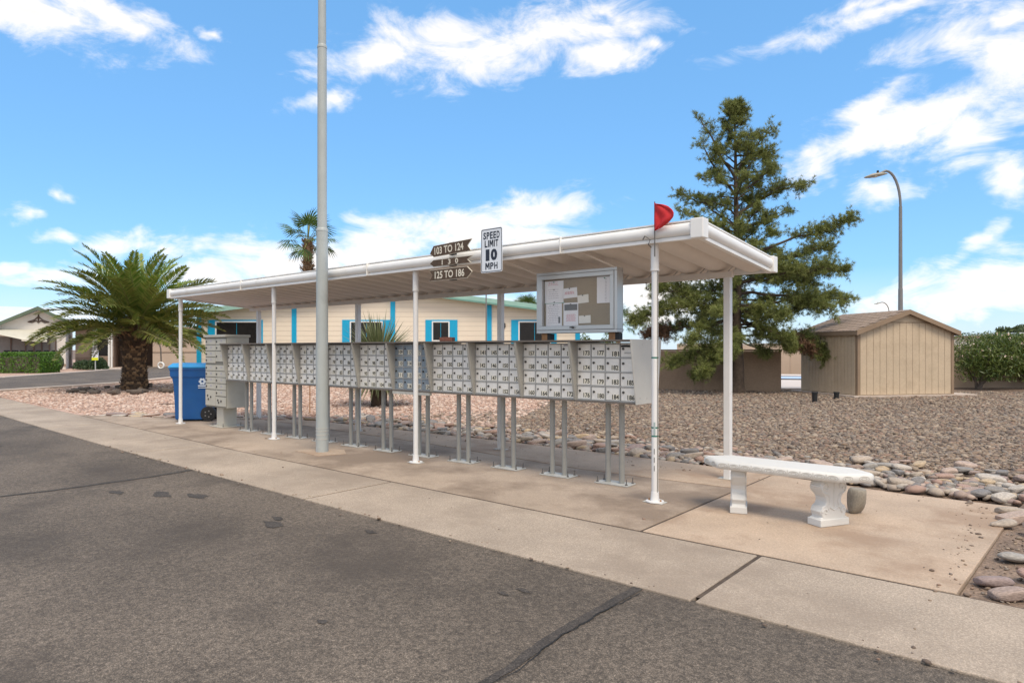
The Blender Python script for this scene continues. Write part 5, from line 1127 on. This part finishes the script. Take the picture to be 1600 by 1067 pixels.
# ------------------------------------------------------------------ pine tree
pt = thing('pine_tree', 'tall open crowned pine tree behind the right end of the canopy', 'pine tree', (*W((1152 - 800) / 1030 * 22.3, 22.3)[:2], 0), YAW)
tr = [(0, 0, -.1), (.03, 0, 1), (-.02, .05, 2.4), (.02, 0, 4), (-.03, .03, 6), (-.06, 0, 8), (-.1, 0, 9.6)]
q = MB(); q.tube(tr, [.24, .18, .155, .125, .085, .045, .012], 14)
q.tube([(.16, -.1, -.1), (.12, -.05, .5), (.05, 0, 1.3)], [.1, .07, .05], 8)
tips = []; limbs = MB()
def trunk_at(z):
    for a, b in zip(tr, tr[1:]):
        if a[2] <= z <= b[2]: return Vector(a).lerp(Vector(b), (z - a[2]) / (b[2] - a[2]))
    return Vector(tr[-1])
def limb(z0, tip, bulge=.1, thick=.045, foliage=.5, dens=1., dead=False):
    p0 = trunk_at(z0); p3 = Vector(tip); Lb = (p3 - p0).length; path = []
    side = Vector((random.gauss(0, .07), random.gauss(0, .07), 0)) * Lb
    for i in range(9):
        t = i / 8; p = p0.lerp(p3, t) + Vector((0, 0, bulge * Lb * math.sin(PI * t))) + side * math.sin(PI * t) + Vector([random.gauss(0, .015 * Lb) for _ in range(3)]) * (0 if i in (0, 8) else 1); path.append(p)
    th = min(thick, .012 + .016 * Lb); limbs.tube(path, [th * (1 - .8 * i / 8) + .004 for i in range(9)], 6)
    nt_ = int(Lb * 13 * dens * (2.1 if z0 < 4.7 else 1.25)) + 5
    ncl = max(2, int(Lb * foliage * 2.6)); cls = [1 - foliage + foliage * (j + random.uniform(.2, 1.0)) / ncl for j in range(ncl)]; cls[-1] = .97
    for i in range(nt_):
        t = min(1., max(.1, random.choice(cls) + random.gauss(0, .05 + .03 / max(.4, Lb)))); f_ = t * 8; k_ = min(int(f_), 7); b = path[k_].lerp(path[k_ + 1], f_ - k_)
        dirn = (path[k_ + 1] - path[k_]).normalized(); sp = Vector((random.gauss(0, 1), random.gauss(0, 1), random.gauss(.3, .8))).normalized()
        tw = (dirn * .45 + sp).normalized() * random.uniform(.16, .58) * (1.15 - .5 * t) * min(1.3, .55 + Lb * .25); e = b + tw
        limbs.tube([b, b + tw * .5 + Vector((0, 0, .02)), e], [.007, .005, .003], 4, False)
        for s_ in range(random.randint(5, 8)):
            tt_ = random.uniform(.3, 1.0); c = b + tw * tt_; tips.append((c.x + random.gauss(0, .055), c.y + random.gauss(0, .055), c.z + random.gauss(0, .05), tw.x, tw.y, tw.z, dead))
for (z0, tip, fo, de) in [
    (6.0, (2.45, .2, 7.05), .62, 1.0), (4.6, (3.6, -.3, 5.75), .55, 1.1), (3.6, (3.75, .3, 4.15), .55, 1.3), (2.9, (3.45, -.4, 3.1), .55, 1.2), (2.5, (2.75, -.5, 1.25), .36, 2.2), (3.3, (2.6, -1.2, 2.7), .6, 1.2), (4.1, (2.6, -.9, 4.7), .6, 1.2), (4.0, (2.9, .9, 3.7), .6, 1.1),
    (7.2, (-1.2, .1, 9.2), .7, .8), (7.3, (1.12, -.1, 8.85), .7, .8), (6.6, (-1.25, -.3, 8.3), .7, .8), (6.7, (1.2, .4, 8.0), .7, .8), (5.4, (-1.85, .2, 6.75), .65, .8), (5.0, (-1.95, -.4, 6.0), .65, .9), (5.7, (1.5, -.4, 6.9), .65, .9), (5.2, (1.9, .4, 6.2), .6, .8),
    (4.4, (-2.1, -.6, 5.0), .65, 1.), (3.6, (-2.7, .4, 4.3), .65, 1.1), (2.7, (-3.5, -.3, 2.4), .42, 1.1), (3.0, (-2.9, -.8, 3.4), .6, 1.1), (2.4, (-2.6, .6, 2.1), .6, 1.2), (2.1, (-2.35, -.5, .95), .5, 1.3), (1.9, (-1.5, -1.2, .75), .55, 1.3), (2.0, (-.9, -1.5, 1.2), .6, 1.3), (2.2, (1.2, -1.3, 1.75), .6, 1.2), (2.4, (-1.9, -1.2, 1.7), .6, 1.2), (1.7, (-1.1, .9, .5), .55, 1.), (2.3, (1.5, -.6, 1.5), .5, 1.), (2.9, (.9, -1.7, 2.5), .6, 1.2), (3.0, (-1.2, -1.8, 2.6), .6, 1.2), (3.8, (-1.0, -1.6, 4.3), .6, 1.), (3.9, (1.3, -1.5, 4.0), .6, 1.1)]:
    limb(z0, tip, random.uniform(.0, .08) if tip[2] >= z0 else random.uniform(.03, .1), .06, fo, de)
envl = ([0, .5, 1.2, 2, 3, 4, 5, 6, 7, 8, 9, 9.7], [.3, 1.6, 2.4, 2.9, 2.9, 2.4, 1.9, 1.75, 1.45, 1.15, .65, .15]); envr = ([0, .5, 1.2, 2, 3, 4, 5, 6, 7, 8, 9, 9.7], [.2, .6, 1.4, 2.0, 2.9, 3.1, 2.2, 1.7, 1.6, 1.1, .8, .15])
for i in range(66):
    z0 = 1.7 + 7.6 * (i / 66) ** 1.05; a = i * 2.4 + random.gauss(0, .4); zt = min(9.7, z0 + random.uniform(-.5, .9) * (1 if z0 < 4 else .7) + (.3 if z0 > 4 else -.15))
    e_ = envr if math.cos(a) > 0 else envl; rad = np.interp(zt, e_[0], e_[1]) * random.uniform(.4, 1.05)
    limb(z0, (rad * math.cos(a), rad * .8 * math.sin(a), zt), .03, .04, .8, .8)
for i in range(10): limb(9.0 + i * .07, (-.1 + random.gauss(0, .28), random.gauss(0, .25), 9.45 + random.uniform(0, .4)), .0, .012, .8, 1.)
for (z0, tip) in ((2.5, (2.2, -.6, 1.5)), (2.2, (-2.8, .5, 1.9))): limb(z0, tip, .04, .03, .3, .9, True)
q.build('trunk', 'bark_pine', pt, True); limbs.build('limbs', 'bark_pine', pt)
T = np.array(tips); live = T[T[:, 6] < .5]; dead = T[T[:, 6] > .5]
def needles(T, nn, ln, wd, name, matn):
    n = len(T); c = np.repeat(T[:, :3], nn, 0); ax = np.repeat(T[:, 3:6] / np.linalg.norm(T[:, 3:6], axis=1)[:, None], nn, 0)
    d = rng.normal(size=(n * nn, 3)) * .8 + ax * .75; d[:, 2] += .2; d /= np.linalg.norm(d, axis=1)[:, None]; w = np.cross(d, rng.normal(size=(n * nn, 3))); w /= np.linalg.norm(w, axis=1)[:, None]
    l = ln * rng.uniform(.65, 1.25, (n * nn, 1)); c = c + rng.normal(0, .014, c.shape)
    V = np.stack([c - w * wd, c + w * wd, c + d * l], 1).reshape(-1, 3)
    return put(name, np_mesh(name, V, np.arange(len(V)).reshape(-1, 3), matn), pt)
needles(live, 15, .12, .006, 'crown', 'pine_needles'); needles(dead, 14, .13, .007, 'dead_needles', 'pine_dead')
print('pine tufts', len(live), len(dead))

# ------------------------------------------------------------------ oleanders and far trees
for (lbl, x, d, hh, wd, n) in (('large flowering oleander bush at the right end of the shed', 17.3, 24.4, 1.98, 2.0, 10000), ('second flowering oleander bush at the right edge of the picture', 19.6, 24.8, 1.92, 1.8, 8500)):
    t = thing('oleander_bush', lbl, 'shrub', (*W(x, d)[:2], -.05), YAW, 'flowering oleanders along the wall')
    q = MB(); P_ = []
    for i in range(13):
        a = random.uniform(0, 2 * PI); rr = random.uniform(.3, 1) * wd; e = Vector((rr * math.cos(a), rr * .5 * math.sin(a), hh * random.uniform(.75, 1.0))); m_ = Vector((e.x * .45, e.y * .45, hh * .4))
        q.tube([(random.gauss(0, .05), random.gauss(0, .05), 0), m_ * .5 + Vector((0, 0, .05)), m_, e], [.045, .035, .025, .01], 6)
        for k_ in range(n // 13):
            f_ = random.random() ** .6; b = (m_ * .7).lerp(e, f_); sp = .24 + .26 * f_; P_.append((b.x + random.gauss(0, sp * 1.1), b.y + random.gauss(0, sp * .8), min(b.z + random.gauss(0, sp * .75), hh + random.gauss(.02, .07))))
    q.build('stems', 'bark_grey', t); P_ = np.array(P_); P_[:, 2] = np.maximum(P_[:, 2], .35); leaf_cloud(P_, .17, 'oleander_leaf', 'foliage', t, .2, .6)
    sel = P_[(P_[:, 2] > hh * .55)]; sel = sel[rng.choice(len(sel), 150)] + rng.normal(0, .05, (150, 3)); sel = np.repeat(sel, 3, 0) + rng.normal(0, .02, (450, 3)); leaf_cloud(sel, .06, 'oleander_flower', 'flowers', t, .8)
for (lbl, px, d, z0, r_) in (('far olive tree top over the roof line at the right edge', 1588, 85, 3.5, 2.3), ('low far tree beside the olive tree at the right edge', 1628, 82, 3.4, 2.6)):
    t = thing('far_tree', lbl, 'tree', (*W((px - 800) / 1030 * d, d)[:2], 0), 0, 'far trees')
    P_ = rng.normal(0, 1, (3000, 3)); P_ /= np.linalg.norm(P_, axis=1)[:, None]; P_ *= rng.uniform(.5, 1, (3000, 1)) * (1 + .25 * np.sin(P_[:, :1] * 7)); P_ = P_ * np.array([r_, r_, r_ * .4]) + np.array([0, 0, z0]); leaf_cloud(P_, .35, 'far_leaf', 'crown', t)
    MB().tube([(0, 0, -.05), (.1, 0, z0)], [.2, .12], 8).build('trunk', 'bark_grey', t)
